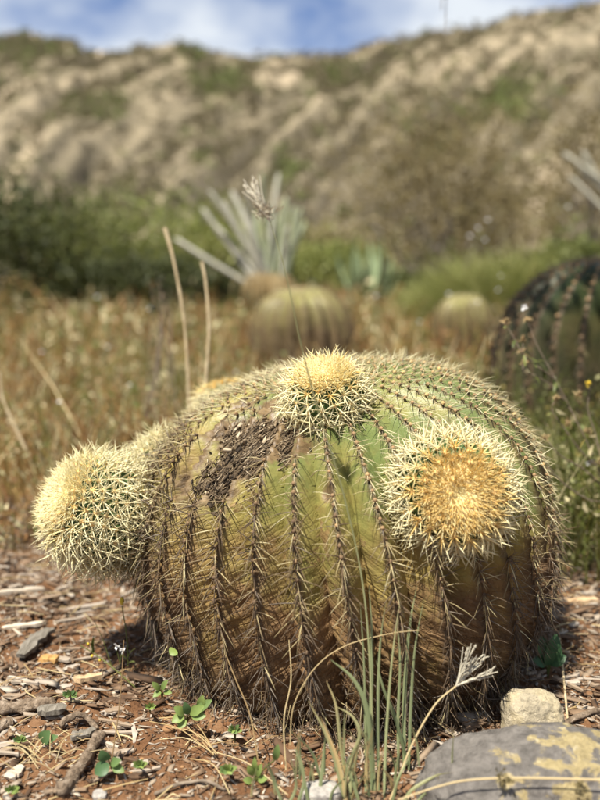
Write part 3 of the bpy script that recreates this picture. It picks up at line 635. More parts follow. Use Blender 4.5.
tag(mb.build('mulch', M['litter']), 'fine grey and brown bark mulch covering the bare soil', 'mulch', kind='stuff')
mb = MB(); x, y = scatter(8000, 0.70, 1.7); n = len(x)
balls(mb, G3(x, y, 0.0005), rng.lognormal(0, 0.45, n) * 0.0014, 1, (1.1, .9, .65), tint=rng.uniform(0, 1, n))
M['crumb'] = tint_mat('soil_crumb', [(0, (0.09, 0.042, 0.02)), (0.5, (0.24, 0.115, 0.048)), (0.85, (0.33, 0.19, 0.09)), (1, (0.48, 0.42, 0.34))], 0.95, nscale=200)
tag(mb.build('soil_crumbs', M['crumb']), 'loose red soil crumbs and grit around the cactus', 'soil', kind='stuff')
mb = MB(); x, y = scatter(1200, 0.72, 1.8); n = len(x)       # loose dry straws
a_ = rng.normal(0.2, 0.8, n); L = rng.uniform(.015, .075, n); p0 = G3(x, y, .004)
dv = np.stack([np.cos(a_), np.sin(a_), rng.normal(size=n) * .10], -1) * L[:, None]
tubes(mb, np.stack([p0 - dv * .5, p0 + rng.normal(size=(n, 3)) * .0025 + [0, 0, .002], p0 + dv * .5], 1), (rng.uniform(.0004, .0011, n)[:, None] * np.array([[1, 1, .6]])), 3, tint=rng.uniform(0, 1, n))
tag(mb.build('straw_litter', M['straw']), 'loose pale dry straws strewn over the mulch', 'straw', kind='stuff')
# thatch of fallen spines and dry grass round the foot of the big cactus
mb = MB(); n = 1500; a_ = rng.uniform(np.pi * .85, np.pi * 2.15, n); r0 = rng.uniform(.215, .265, n)
p0 = np.stack([MC[0] + r0 * np.cos(a_), MC[1] + r0 * np.sin(a_), rng.uniform(.0, .055, n)], -1)
dv = norm(np.stack([np.cos(a_) * .5, np.sin(a_) * .5, -.6 + 0 * a_], -1) + rng.normal(size=(n, 3)) * .45) * rng.uniform(.012, .05, n)[:, None]
tubes(mb, np.stack([p0, p0 + dv * .5 + rng.normal(size=(n, 3)) * .003, p0 + dv], 1), rng.uniform(.0004, .0009, n)[:, None] * np.array([[1, .8, .3]]), 3, tint=rng.uniform(.55, .98, n))
tag(mb.build('fallen_spines', M['spine'], main), kind='stuff')

# medium wood chips: individuals
def one_chip(name, c, L, W, H, yaw, mat, tint=.5, bend=0.0, tiltx=0.0):
    ns = 7; t_ = np.linspace(-.5, .5, ns); ca, sa = math.cos(yaw), math.sin(yaw)
    wv = W * (0.75 + 0.5 * rng.random(ns)) * (1 - 0.35 * np.abs(t_ * 2) ** 3); hv = H * (0.7 + 0.6 * rng.random(ns))
    off = bend * L * (1 - (t_ * 2) ** 2) + rng.normal(size=ns) * W * .08
    V = []
    for i_ in range(ns):
        for (a_, b_) in ((-1, -1), (1, -1), (1.0, 1), (0.0, 1.35), (-1.0, 1)):
            lx, ly, lz = t_[i_] * L + rng.normal() * H * .25, off[i_] + a_ * wv[i_] / 2, b_ * hv[i_] / 2 + t_[i_] * L * tiltx
            V.append((lx * ca - ly * sa, lx * sa + ly * ca, lz))
    q_ = [[i_ * 5 + j_, i_ * 5 + (j_ + 1) % 5, (i_ + 1) * 5 + (j_ + 1) % 5, (i_ + 1) * 5 + j_] for i_ in range(ns - 1) for j_ in range(5)]
    T_ = [[0, 2, 1], [0, 3, 2], [0, 4, 3]]; e_ = (ns - 1) * 5; T_ += [[e_, e_ + 1, e_ + 2], [e_, e_ + 2, e_ + 3], [e_, e_ + 3, e_ + 4]]
    m_ = MB(); m_.add(np.array(V) + c, q_, T_, tint=tint)
    return m_.build(name, mat, None, c, smooth=False)
def gp(px, py, dz=0.004):
    g_ = onground(px, py); g_[2] = gz(g_[0], g_[1]) + dz; return g_
tones = [('dark brown', .12), ('tan', .50), ('grey', .68), ('pale', .80)]
shapes = [('long thin', .040, .0048), ('short broad', .020, .0095)]
areas = [('at the left edge under the left pup', 2, 45, 565, 600), ('in the mulch beneath the left pup', 48, 105, 590, 625), ('beside the left pup shadow', 55, 92, 630, 668), ('above the thick log piece', 2, 70, 675, 700),
         ('between the log piece and the cactus foot', 85, 140, 692, 735), ('beside the pale withered tuft', 2, 30, 738, 760), ('on red soil by the slanting stick', 105, 145, 745, 795),
         ('right of the cactus by the dark leafy weed', 565, 598, 590, 650), ('at the right edge behind the beige rock', 562, 600, 660, 712)]
for (where, x0_, x1_, y0_, y1_) in areas:
    for tone, tv in tones:
        for shp, L_, W_ in shapes:
            c = gp(random.uniform(x0_, x1_), random.uniform(y0_, y1_))
            o = one_chip('wood_chip', c, L_ * random.uniform(.85, 1.15), W_ * random.uniform(.85, 1.15), random.uniform(.002, .0035), random.gauss(.3, .55), M['litter'], tv, random.uniform(-.06, .06), random.uniform(-.08, .10))
            tag(o, shp + ' ' + tone + ' wood chip ' + where, 'wood chip', 'loose wood chips')
o = one_chip('bark_strip', gp(36, 648, .010), .090, .022, .007, R(80), M['bark'], bend=.05); tag(o, 'long upright strip of grey bark standing out at left in the mulch', 'bark')
tag(one_chip('wood_chip', gp(49, 661, .006), .026, .016, .006, R(5), M['chip_orange']), 'short rounded orange wood chip right beside the grey bark strip', 'wood chip', 'notable wood chips')
tag(one_chip('wood_chip', gp(89, 683, .007), .036, .011, .006, R(22), M['chip_pale']), 'pale tan split wood chip with cut ends, below the left pup', 'wood chip', 'notable wood chips')
tag(one_chip('bark_flake', gp(52, 721, .010), .034, .016, .006, R(15), M['bark']), 'dark chunky bark flake at the end of the thick log piece', 'bark')
tag(one_chip('bark_flake', gp(83, 742, .008), .028, .012, .004, R(35), M['bark']), 'small splintered grey bark flake under the curved root', 'bark')
tag(one_chip('bark_flake', gp(14, 776, .006), .018, .014, .005, R(60), M['litter'], .85), 'pale grey flake lying near the bottom left corner', 'bark')
tag(one_chip('wood_chip', gp(20, 598, .006), .075, .009, .006, R(18), M['litter'], .9, .03), 'long pale splinter lying left of the left pup shadow', 'wood chip', 'notable wood chips')
tag(one_chip('wood_chip', gp(78, 608, .008), .085, .010, .006, R(24), M['litter'], .75, .03), 'long brown splinter pointing at the left pup shadow', 'wood chip', 'notable wood chips')
tag(one_chip('wood_chip', gp(22, 630, .006), .060, .010, .005, R(20), M['litter'], .95, .03), 'pale splinter just above the grey bark strip', 'wood chip', 'notable wood chips')
tag(one_chip('wood_chip', gp(582, 608, .010), .050, .014, .007, R(5), M['chip_pale']), 'broad pale tan chip by the right edge, beside the big cactus', 'wood chip', 'notable wood chips')
def stick(name, pts, r0, r1, mat, label, cat='stick', n=44, sides=12, knob=.08):
    c = catmull(pts, n); t_ = np.linspace(0, 1, n); rad_ = (r0 + (r1 - r0) * t_) * (1 + knob * fbm(np.stack([t_ * 9, 0 * t_ + r0 * 999, 0 * t_], -1), 2, 9))
    c = c + np.stack([fbm(np.stack([t_ * 6, 0 * t_ + k_, 0 * t_ + r0 * 777], -1), 2, 13) for k_ in (1, 5, 9)], -1) * r0 * .35
    rad_[0] *= .75; rad_[-1] *= .6
    m_ = MB(); tubes(m_, c, rad_, sides, tint=.5)
    m_.V[0] = m_.V[0] + np.stack([fbm(m_.V[0] * 160, 3, 200 + k_) for k_ in range(3)], -1) * r0 * .45 + np.stack([fbm(m_.V[0] * 45, 2, 210 + k_) for k_ in range(3)], -1) * r0 * .5
    nv = n * sides; m_.T.append(np.array([[0, j_ + 1, j_] for j_ in range(1, sides - 1)] + [[nv - sides, nv - sides + j_, nv - sides + j_ + 1] for j_ in range(1, sides - 1)]))
    return tag(m_.build(name, mat, None, c[0]), label, cat)
def gpp(*l): return np.array([gp(a_, b_, c_) for a_, b_, c_ in l])
stick('log_piece', gpp((-25, 706, .008), (5, 712, .010), (30, 711, .010), (52, 713, .009)), .0095, .008, M['stick'], 'thick weathered log piece entering from the left edge')
stick('stick', gpp((62, 804, .006), (75, 782, .009), (88, 764, .009), (101, 742, .012)), .0070, .0060, M['stick'], 'straight brown stick slanting up at the bottom left')
stick('root', gpp((60, 736, .006), (72, 731, .012), (84, 729, .015), (98, 734, .006)), .0042, .0032, M['stick'], 'short arched grey root above the slanting stick')
stick('stick', gpp((-10, 730, .006), (4, 728, .008), (14, 725, .007)), .006, .005, M['stick'], 'stub of a stick at the left edge under the log piece')
stick('stick', gpp((560, 724, .006), (580, 718, .008), (604, 710, .008), (630, 702, .008)), .0036, .003, M['stick'], 'thin pale stick at the right edge behind the grey rock')
stick('twig', gpp((558, 646, .010), (563, 680, .012), (568, 720, .010)), .0018, .0014, M['stalk'], 'thin bent twig standing right of the beige rock', 'twig')
stick('twig', gpp((155, 794, .004), (178, 792, .006), (205, 791, .006), (226, 795, .004)), .0022, .0016, M['twig'], 'thin dark twig lying flat at the bottom centre left', 'twig')

# ------------------------------------------------------------------ rocks
def rock(name, C, S, mat, label, seed, lich, flat=None, sub=5, rotz=0.0, amp=.22):
    V0, T0 = ico(sub); d = V0 * (1 + amp * fbm(V0 * 1.3 + seed, 3, seed)[:, None] + .06 * fbm(V0 * 5 + seed, 4, seed + 3)[:, None])
    pw = np.sign(d) * np.abs(d) ** 0.82
    pw = pw + V0 * (.055 * fbm(V0 * 9, 5, seed + 7) + .05 * np.round(3 * fbm(V0 * 2.2 + 3, 2, seed + 9)) / 3)[:, None]
    c_, s_ = math.cos(rotz), math.sin(rotz); W_ = pw * S; W_ = np.stack([W_[:, 0] * c_ - W_[:, 1] * s_, W_[:, 0] * s_ + W_[:, 1] * c_, W_[:, 2]], -1)
    l_ = lich(W_) if callable(lich) else np.full(len(W_), lich)
    m_ = MB(); m_.add(W_ + C, None, T0, lichen=l_)
    return tag(m_.build(name, mat, None, (C[0], C[1], 0)), label, 'rock')
c = gp(548, 800, .0); c[2] = .012
rock('rock', c, np.array([.128, .070, .055]), M['rock_grey'], 'wide flat grey rock with yellow lichen in the bottom right corner', 4,
     lambda W_: .32 + .22 * np.exp(-((W_[:, 0] - .03) / .075) ** 2) + .10 * np.exp(-((W_[:, 0] + .07) / .02) ** 2 - ((W_[:, 1] + .02) / .03) ** 2) - .25 * sstep(.0, -.03, W_[:, 2]))
c = gp(531, 728, .018)
rock('rock', c, np.array([.037, .030, .042]), M['rock_beige'], 'rounded beige rock wedged between the big cactus and the grey rock', 12, .5)
c = gp(322, 798, .004)
rock('rock', c, np.array([.022, .016, .012]), M['rock_white'], 'small whitish rock at the foot of the green grass clump', 15, .5, sub=4)
c = gp(100, 797, .002); rock('pebble', c, np.array([.008, .006, .006]), M['rock_white'], 'tiny pale pebble beside the two leaved seedling', 17, .4, sub=3)

# ------------------------------------------------------------------ grass clump in front of the cactus
gb = gp(372, 792, .0)
gc = thing('grass_clump', 'green grass clump with upright blades growing in front of the big cactus', 'grass', gb)
def blade(root, pts, w_, tint, n=16, sdir=None, name='blade', tipt=None):
    c = catmull(P(*pts), n); t_ = np.linspace(0, 1, n)
    wv = w_ * np.clip(1.15 - t_ ** 2.2 * 1.12, .03, 1) * np.clip(.6 + t_ * 3, 0, 1)
    sd = sdir if sdir is not None else np.array([1.0, random.uniform(-.5, .5), 0])
    m_ = MB(); ribbons(m_, c, wv * .8, sd, .35, tint=(tint + (0 if tipt is None else (tipt - tint) * t_ ** 2))[None] if tipt is not None else np.full((1, n), tint))
    return m_.build(name, M['blade'], root)
D = .93
for (pts, w_, tn, tp) in [
    ([(372, 800, .90), (371, 720, .92), (372, 640, .93), (369, 585, .93)], .0052, .15, .45),
    ([(379, 800, .90), (378, 720, .92), (380, 650, .93), (386, 600, .93)], .0048, .25, .5),
    ([(366, 802, .90), (366, 740, .92), (364, 660, .93), (360, 600, .93)], .0040, .20, .4),
    ([(384, 802, .89), (386, 740, .91), (392, 660, .92), (400, 600, .93)], .0036, .40, .6),
    ([(374, 795, .90), (368, 715, .90), (354, 680, .90), (330, 659, .90)], .0065, .15, .35),
    ([(404, 770, .94), (404, 700, .95), (409, 630, .95), (417, 585, .95)], .0055, .22, .4),
    ([(409, 770, .94), (411, 710, .95), (415, 650, .95), (424, 598, .95)], .0045, .18, .4),
    ([(399, 772, .94), (398, 720, .95), (400, 660, .95), (396, 610, .95)], .0040, .30, .5),
    ([(408, 765, .94), (396, 720, .93), (384, 690, .92), (376, 660, .92)], .0050, .12, .3),
    ([(350, 800, .89), (352, 760, .90), (360, 735, .90), (352, 716, .90), (335, 706, .90)], .0055, .55, .75),
    ([(343, 800, .89), (338, 770, .89), (326, 735, .89), (308, 700, .89)], .0060, .45, .8),
    ([(346, 803, .88), (340, 770, .88), (330, 740, .88), (320, 716, .88)], .0055, .95, 1.0),
    ([(348, 790, .90), (341, 745, .90), (336, 705, .90), (326, 680, .90)], .0048, .62, .95),
    ([(318, 800, .89), (322, 770, .89), (324, 742, .89)], .0050, .25, .4),
    ([(309, 806, .88), (302, 770, .88), (294, 745, .88)], .0042, .25, .5),
    ([(297, 806, .88), (304, 780, .88), (299, 750, .88)], .0042, .30, .4),
    ([(288, 806, .88), (296, 785, .88), (290, 755, .87)], .0038, .35, .6),
    ([(283, 806, .88), (274, 780, .88), (268, 760, .87)], .0040, .2, .4),
    ([(330, 806, .88), (334, 790, .88), (352, 770, .88), (360, 744, .88)], .0045, .3, .5),
    ([(360, 806, .88), (352, 780, .88), (344, 760, .88)], .0045, .25, .6),
    ([(392, 806, .88), (398, 780, .88), (410, 755, .89)], .0040, .3, .6),
    ([(402, 806, .87), (412, 790, .87), (436, 776, .87), (455, 772, .86)], .0042, .45, .8),
    ([(414, 806, .87), (428, 792, .87), (452, 782, .86)], .0040, .35, .7)]:
    blade(gc, pts, w_, tn, tipt=tp)
for k in range(34):
    x0 = random.gauss(355, 42); y0 = random.uniform(765, 806); hh = random.uniform(22, 62); ln = random.gauss(0, 16); d_ = random.uniform(.875, .93)
    blade(gc, [(x0, y0, d_), (x0 + ln * .25, y0 - hh * .5, d_ - .005), (x0 + ln, y0 - hh, d_ - .015)], random.uniform(.0022, .0042), random.choice([.1, .25, .45, .7, .95, 1.0]), tipt=random.uniform(.5, 1))
def stalk(root, pts, r0, r1, mat, name='stem', n=40, tint=.5):
    c = catmull(P(*pts), n); t_ = np.linspace(0, 1, n); m_ = MB(); tubes(m_, c, r0 + (r1 - r0) * t_, 6, tint=tint); return m_.build(name, mat, root)
stalk(gc, [(375, 790, .90), (366, 610, .92), (345, 500, .91), (318, 410, .89), (300, 340, .87), (285, 270, .855), (270, 221, .85)], .0012, .0004, M['blade'], tint=.5)
def seed_head(root, base, tip, d, nfan, spread, lmin, lmax, name='seed_head', tint=.8):
    b0 = at(*base, d); ax = at(*tip, d) - b0; L = np.linalg.norm(ax); ax = ax / L; m_ = MB()
    sdv = norm(np.cross(ax, FW))
    for i_ in range(nfan):
        k_ = (i_ / (nfan - 1) - .5) * 2; dirv = norm(ax + sdv * k_ * spread + FW * random.gauss(0, spread * .5)); ll = L * random.uniform(lmin, lmax)
        t_ = np.linspace(0, 1, 9)[:, None]; c = b0 + dirv * ll * t_ + sdv * k_ * L * .12 * t_ ** 2
        tubes(m_, c, .0009 * (1 - .5 * t_[:, 0]), 4, tint=tint)
        nb = 12; tt = np.random.default_rng(i_).uniform(.1, 1, nb); bp = b0 + dirv * ll * tt[:, None]
        dd = norm(dirv + rng.normal(size=(nb, 3)) * .22) * .006
        tubes(m_, np.stack([bp, bp + dd * .5, bp + dd], 1), np.array([[.0004, .0008, .0002]]).repeat(nb, 0), 3, tint=rng.uniform(.7, 1, nb))
    return m_.build(name, M['seed'], root)
seed_head(gc, (270, 221), (246, 176), .85, 6, .13, .75, 1.05, tint=.95)
nb = 60; bs = at(267, 212, .85) + rng.normal(size=(nb, 3)) * .004; m_ = MB(); dd = norm(at(246, 176, .85) - at(270, 221, .85) + rng.normal(size=(nb, 3)) * .04) * .009
tubes(m_, np.stack([bs, bs + dd * .5, bs + dd], 1), np.array([[.0004, .0008, .0002]]).repeat(nb, 0), 3, tint=rng.uniform(0, .6, nb)); m_.build('seed_husk', M['seed'], gc)

ds = thing('dry_grass_stalk', 'tan dry grass stalk with a fanned seed head before the shaded cactus flank', 'grass', gp(392, 796, 0), 'dry grass stalks')
stalk(ds, [(390, 800, .89), (412, 745, .90), (435, 705, .91), (456, 686, .92)], .0011, .0009, M['straw'], tint=.75)
seed_head(ds, (456, 686), (486, 652), .92, 11, .45, .7, 1.05, tint=.85)
ds = thing('dry_grass_stalk', 'long tan stalk lying across the grey rock at the bottom right', 'grass', at(420, 790, .84), 'dry grass stalks')
stalk(ds, [(398, 800, .835), (440, 786, .835), (470, 780, .83), (520, 778, .825), (610, 780, .82)], .0008, .0011, M['straw'], tint=.8)
m_ = MB(); bs = np.repeat(np.array([at(506, 779, .826), at(580, 788, .82), at(500, 775, .827)]), 22, 0) + rng.normal(size=(66, 3)) * .003
leaves(m_, bs, rng.uniform(.003, .008, 66), -.2, 2, tint=rng.uniform(0, .15, 66)); tag(m_.build('withered_leaf', M['leaf_brown'], ds), kind='stuff')
ds = thing('dry_grass_stalk', 'yellowish dry stalk arching over the cactus foot left of the grass', 'grass', gp(298, 760, 0), 'dry grass stalks')
stalk(ds, [(290, 745, .93), (294, 705, .93), (315, 668, .93), (345, 646, .93), (388, 634, .93), (420, 630, .93)], .0007, .0004, M['straw'], tint=.7)
ds = thing('dry_grass_stalk', 'bundle of dry straws lying on red soil left of the grass', 'grass', gp(215, 752, 0), 'dry grass stalks')
for i_, (a_, b_) in enumerate([((150, 728), (212, 754)), ((165, 722), (214, 756)), ((180, 720), (216, 755)), ((172, 735), (218, 757)), ((160, 745), (214, 754)), ((214, 754), (288, 802)), ((204, 762), (230, 802)), ((190, 738), (216, 756))]):
    p0, p1 = gp(*a_, .010), gp(*b_, .008); mid = (p0 + p1) / 2 + [0, 0, .010]; m_ = MB(); tubes(m_, catmull([p0, mid, p1], 10), np.full(10, .0006), 5, tint=random.uniform(.4, .95)); m_.build('stem', M['straw'], ds)
ds = thing('dry_grass_stalk', 'pale tuft of withered grass on soil at the lower left', 'grass', gp(45, 765, 0), 'dry grass stalks')
for i_ in range(26):
    p0 = gp(random.gauss(42, 14), random.gauss(762, 8), .004); a_ = random.uniform(-.5, 3.6); L = random.uniform(.02, .05); p1 = p0 + np.array([math.cos(a_) * L, math.sin(a_) * L * .6, random.uniform(.0, .025)])
    m_ = MB(); tubes(m_, catmull([p0, (p0 + p1) / 2 + [0, 0, .006], p1], 8), np.linspace(.0006, .0003, 8), 4, tint=random.uniform(.5, 1)); m_.build('stem', M['straw'], ds)
# thin dead grass stems against the left foot of the cactus
for i_, (pts, lab) in enumerate([
    ([(112, 760, .95), (120, 700, .96), (124, 640, .97)], 'thin dark dry stem rising beside the two leaved seedling'),
    ([(258, 760, .93), (250, 715, .94), (236, 680, .95), (226, 655, .96)], 'thin brown stem leaning on the cactus foot above the straw bundle'),
    ([(286, 770, .92), (284, 720, .93), (291, 680, .94), (289, 640, .95)], 'thin yellow stem standing against the cactus foot left of the grass')]):
    ds = thing('dead_weed', lab, 'weed', gp(pts[0][0], pts[0][1], 0)); stalk(ds, pts, .0009, .0005, M['straw'], tint=(.1, .3, .8)[i_])

# ------------------------------------------------------------------ small green weeds
def leaf_obj(root, base, tip, w_, mat, tint, name='leaf', cup=.15, updir=(0, 0, 1)):
    b0, t0 = np.array(base), np.array(tip); ax = t0 - b0; L = np.linalg.norm(ax); ax /= L; sd = norm(np.cross(ax, updir)); nn = np.cross(sd, ax)
    ts = np.linspace(0, 1, 7); wv = w_ * np.sin(np.pi * np.clip(ts * .93 + .05, 0, 1)) ** .7; V = []
    for t_, w1 in zip(ts, wv):
        c = b0 + ax * L * t_ + nn * L * cup * math.sin(t_ * math.pi) * .6
        V += [c - sd * w1 / 2 + nn * w1 * cup, c, c + sd * w1 / 2 + nn * w1 * cup]
    Q = [[i_ * 3 + j_, i_ * 3 + j_ + 1, (i_ + 1) * 3 + j_ + 1, (i_ + 1) * 3 + j_] for i_ in range(6) for j_ in range(2)]
    m_ = MB(); m_.add(V, Q, tint=tint + 0 * np.arange(21)); return m_.build(name, mat, root)
def weed(name, label, px, py, specs, mat, stems=True, h=.02):
    b0 = gp(px, py, 0); r = thing(name, label, 'weed', b0, 'small green weeds')
    if stems:
        m_ = MB()
        for (bx, by, tx, ty, w_, tn, d) in specs:
            tubes(m_, catmull([b0, (b0 + at(bx, by, d)) / 2 + [0, 0, .004], at(bx, by, d)], 8), np.full(8, .0007), 4, tint=.6)
        m_.build('stem', M['leaf'], r)
    for (bx, by, tx, ty, w_, tn, d) in specs: leaf_obj(r, at(bx, by, d), at(tx, ty, d - .006), w_, mat, tn, updir=(random.uniform(-.3, .3), -.75, .6))
    return r
M['leaf_round'] = tint_mat('round_leaf', [(0, (0.06, 0.13, 0.055)), (0.5, (0.12, 0.20, 0.07)), (1, (0.26, 0.34, 0.09))], 0.45, trans=0.3, nscale=90, namp=.15)
d0 = float((gp(112, 772) - CAM) @ FW) * .975
weed('weed', 'seedling with two round green leaves at the bottom left', 112, 775, [(108, 760, 101, 750, .014, .25, d0), (109, 764, 95, 774, .016, .2, d0), (111, 764, 121, 760, .010, .6, d0), (113, 766, 124, 772, .010, .7, d0)], M['leaf_round'])
d1 = float((gp(185, 722) - CAM) @ FW) * .97
weed('weed', 'bright green leafy weed on red soil at the left cactus foot', 186, 724, [(184, 715, 174, 707, .011, .9, d1), (184, 716, 172, 722, .012, .95, d1), (188, 714, 184, 702, .010, .3, d1), (190, 714, 204, 706, .012, .9, d1), (192, 716, 206, 716, .012, .8, d1), (195, 712, 212, 700, .011, .7, d1), (186, 720, 178, 728, .010, .9, d1), (200, 708, 203, 695, .010, .85, d1)], M['leaf_round'])
d2 = float((gp(160, 690) - CAM) @ FW) * .975
weed('weed', 'pale green sprig above the bright leafy weed by the cactus', 162, 696, [(160, 690, 152, 682, .008, .9, d2), (162, 690, 168, 680, .008, .8, d2), (161, 692, 153, 697, .008, .85, d2), (164, 692, 172, 693, .007, .9, d2)], M['leaf_round'])
d3 = float((gp(255, 770) - CAM) @ FW) * .97
weed('weed', 'low yellowish green sprigs between straw bundle and grass clump', 256, 785, [(254, 775, 248, 765, .008, .95, d3), (257, 776, 262, 764, .008, .9, d3), (258, 780, 268, 778, .008, .9, d3), (252, 781, 243, 780, .008, .95, d3), (256, 772, 255, 757, .007, .95, d3), (275, 760, 278, 744, .008, .7, d3)], M['leaf_round'])
d4 = float((gp(50, 745) - CAM) @ FW) * .98
weed('weed', 'folded grey green leaf above the pale withered tuft', 45, 742, [(42, 742, 50, 731, .016, .4, d4), (44, 743, 58, 736, .010, .5, d4)], M['leaf_round'])
d5 = 1.04
weed('weed', 'yellow green heart shaped leaf hanging before the lower left cactus flank', 176, 672, [(176, 650, 170, 655, .013, 1.0, 1.03)], M['leaf_round'])
d6 = float((gp(545, 668) - CAM) @ FW) * .98
weed('weed', 'dark green leafy weed in shade right of the big cactus foot', 548, 676, [(545, 660, 541, 636, .020, .0, d6), (549, 660, 556, 634, .020, .05, d6), (546, 664, 532, 660, .016, .0, d6), (550, 664, 566, 656, .018, .05, d6), (548, 665, 549, 646, .016, .1, d6), (552, 662, 560, 646, .016, .05, d6)], M['leaf_round'])
for (px, py, sc1, tn, lab) in [(70, 700, 1.0, .6, 'small green sprig in the mulch right of the log piece'), (140, 770, 1.0, .8, 'tiny yellow green sprig right of the two leaved seedling'), (228, 775, 1.2, .85, 'green sprig between the straw bundle and the bottom edge'), (20, 745, .9, .7, 'tiny green sprig at the left edge above the withered tuft'),
                               (235, 735, 1.0, .8, 'small green sprig at the cactus foot above the straw bundle'), (150, 712, .8, .9, 'tiny pale sprig left of the bright leafy weed'), (12, 795, 1.0, .9, 'yellowish sprig in the bottom left corner')]:
    dq = float((gp(px, py) - CAM) @ FW) * .975; sp2 = []
    for k in range(7):
        a_ = k * 2.4 + px; sp2.append((px + 2 * math.cos(a_), py - 5, px + 8 * sc1 * math.cos(a_), py - 6 - 6 * sc1 * math.sin(a_) * .8, .0055 * sc1, min(1, tn + random.uniform(-.2, .2)), dq))
    weed('weed', lab, px, py, sp2, M['leaf_round'])
# slender flower stalks at left
r = thing('wildflower', 'slender weed with a closed yellow bud over the left pup shadow', 'wildflower', gp(128, 668, 0), 'slender wildflowers')
dd_ = float((gp(128, 668) - CAM) @ FW) * .985
stalk(r, [(128, 666, dd_), (127, 640, dd_), (124, 618, dd_), (122, 606, dd_)], .0010, .0007, M['leaf'], tint=.9)
m_ = MB(); balls(m_, at(122, 601, dd_)[None], .0045, 2, (.7, .7, 1.4), tint=[.3]); m_.build('bud', M['yellow'], r)
for (a_, b_) in [((127, 660), (136, 648)), ((128, 662), (120, 655)), ((127, 664), (135, 662))]: leaf_obj(r, at(*a_, dd_), at(*b_, dd_ - .005), .006, M['leaf'], .6)
r = thing('wildflower', 'leaning green weed stem with tiny yellow buds left of the cactus', 'wildflower', gp(130, 680, 0), 'slender wildflowers')
stalk(r, [(136, 688, dd_ * .985), (112, 667, dd_ * .99), (95, 654, dd_), (80, 645, dd_)], .0011, .0007, M['leaf'], tint=.95)
m_ = MB(); balls(m_, np.array([at(88, 644, dd_), at(92, 656, dd_), at(100, 660, dd_)]), .0020, 2, tint=[.3, .5, .8]); m_.build('bud', M['yellow'], r)
for (a_, b_) in [((92, 652), (88, 640)), ((94, 654), (94, 636)), ((91, 651), (84, 642))]: leaf_obj(r, at(*a_, dd_), at(*b_, dd_ - .005), .005, M['leaf'], .5)
stalk(r, [(112, 667, dd_), (103, 640, dd_), (94, 620, dd_)], .0007, .0004, M['leaf'], tint=.7)
m_ = MB(); ps = np.array([at(116, 646, 1.12), at(122, 651, 1.12)]); leaves(m_, np.repeat(ps, 7, 0), .006, .6, 1.4, tint=rng.uniform(0, 1, 14))
r = thing('wildflower', 'two tiny white blossoms in the dark shadow of the left pup', 'wildflower', gp(119, 662, 0), 'slender wildflowers'); m_.build('petals', M['white'], r)
stalk(r, [(120, 664, 1.12), (118, 655, 1.12), (116, 647, 1.12)], .0005, .0004, M['leaf']); stalk(r, [(120, 664, 1.12), (121, 657, 1.12), (122, 652, 1.12)], .0005, .0004, M['leaf'])

# ------------------------------------------------------------------ right hand weed with seed heads, and stalks behind
r = thing('wildflower', 'straggly branching weed with brown seed heads at the right edge', 'wildflower', (0.62, 1.52, 0))
stems = [[(628, 560, 1.45), (606, 490, 1.45), (588, 445, 1.45), (572, 412, 1.45), (553, 375, 1.45), (537, 345, 1.45), (528, 322, 1.45)],
         [(572, 412, 1.45), (556, 390, 1.45), (540, 378, 1.44), (527, 372, 1.44)], [(556, 380, 1.45), (526, 357, 1.42), (514, 338, 1.42), (505, 322, 1.42)],
         [(600, 470, 1.45), (580, 450, 1.43), (564, 428, 1.42), (552, 410, 1.42), (556, 398, 1.42)], [(606, 490, 1.45), (585, 470, 1.4), (560, 455, 1.38), (545, 438, 1.38)],
         [(604, 480, 1.46), (597, 440, 1.46), (588, 410, 1.46), (590, 388, 1.46)], [(523, 372, 1.44), (523, 350, 1.44), (522, 336, 1.44)], [(612, 500, 1.44), (590, 500, 1.40), (560, 480, 1.38), (535, 448, 1.37)]]
for st_ in stems: stalk(r, st_, .0014, .0007, M['twig'], n=24)
for (px, py, d) in [(523, 340, 1.44), (522, 352, 1.44), (524, 362, 1.44), (505, 322, 1.42), (528, 320, 1.45), (545, 438, 1.38), (556, 398, 1.42), (568, 424, 1.43), (588, 432, 1.45), (600, 462, 1.44), (578, 395, 1.44), (535, 446, 1.37)]:
    m_ = MB(); nb = 30; bs = at(px, py, d) + rng.normal(size=(nb, 3)) * .002; dd = norm(rng.normal(size=(nb, 3)) + [0, 0, .6]) * .007
    tubes(m_, np.stack([bs, bs + dd * .5, bs + dd], 1), np.array([[.0005, .001, .0002]]).repeat(nb, 0), 3, tint=rng.uniform(0, .8, nb)); m_.build('seed_head', M['straw'], r)
for (px, py, sz_, mt) in [(588, 384, .007, 'yellow'), (590, 463, .008, 'white'), (524, 308, .007, 'white')]:
    m_ = MB(); leaves(m_, np.repeat(at(px, py, 1.45)[None], 12, 0), sz_, .5, 1.5, tint=rng.uniform(0, 1, 12)); m_.build('blossom', M[mt], r)
for k in range(40):
    st_ = catmull(P(*stems[k % 4]), 20); b0 = st_[random.randint(2, 17)]; leaf_obj(r, b0, b0 + rdir(1)[0] * .022, .006, M['leaf'], random.random())
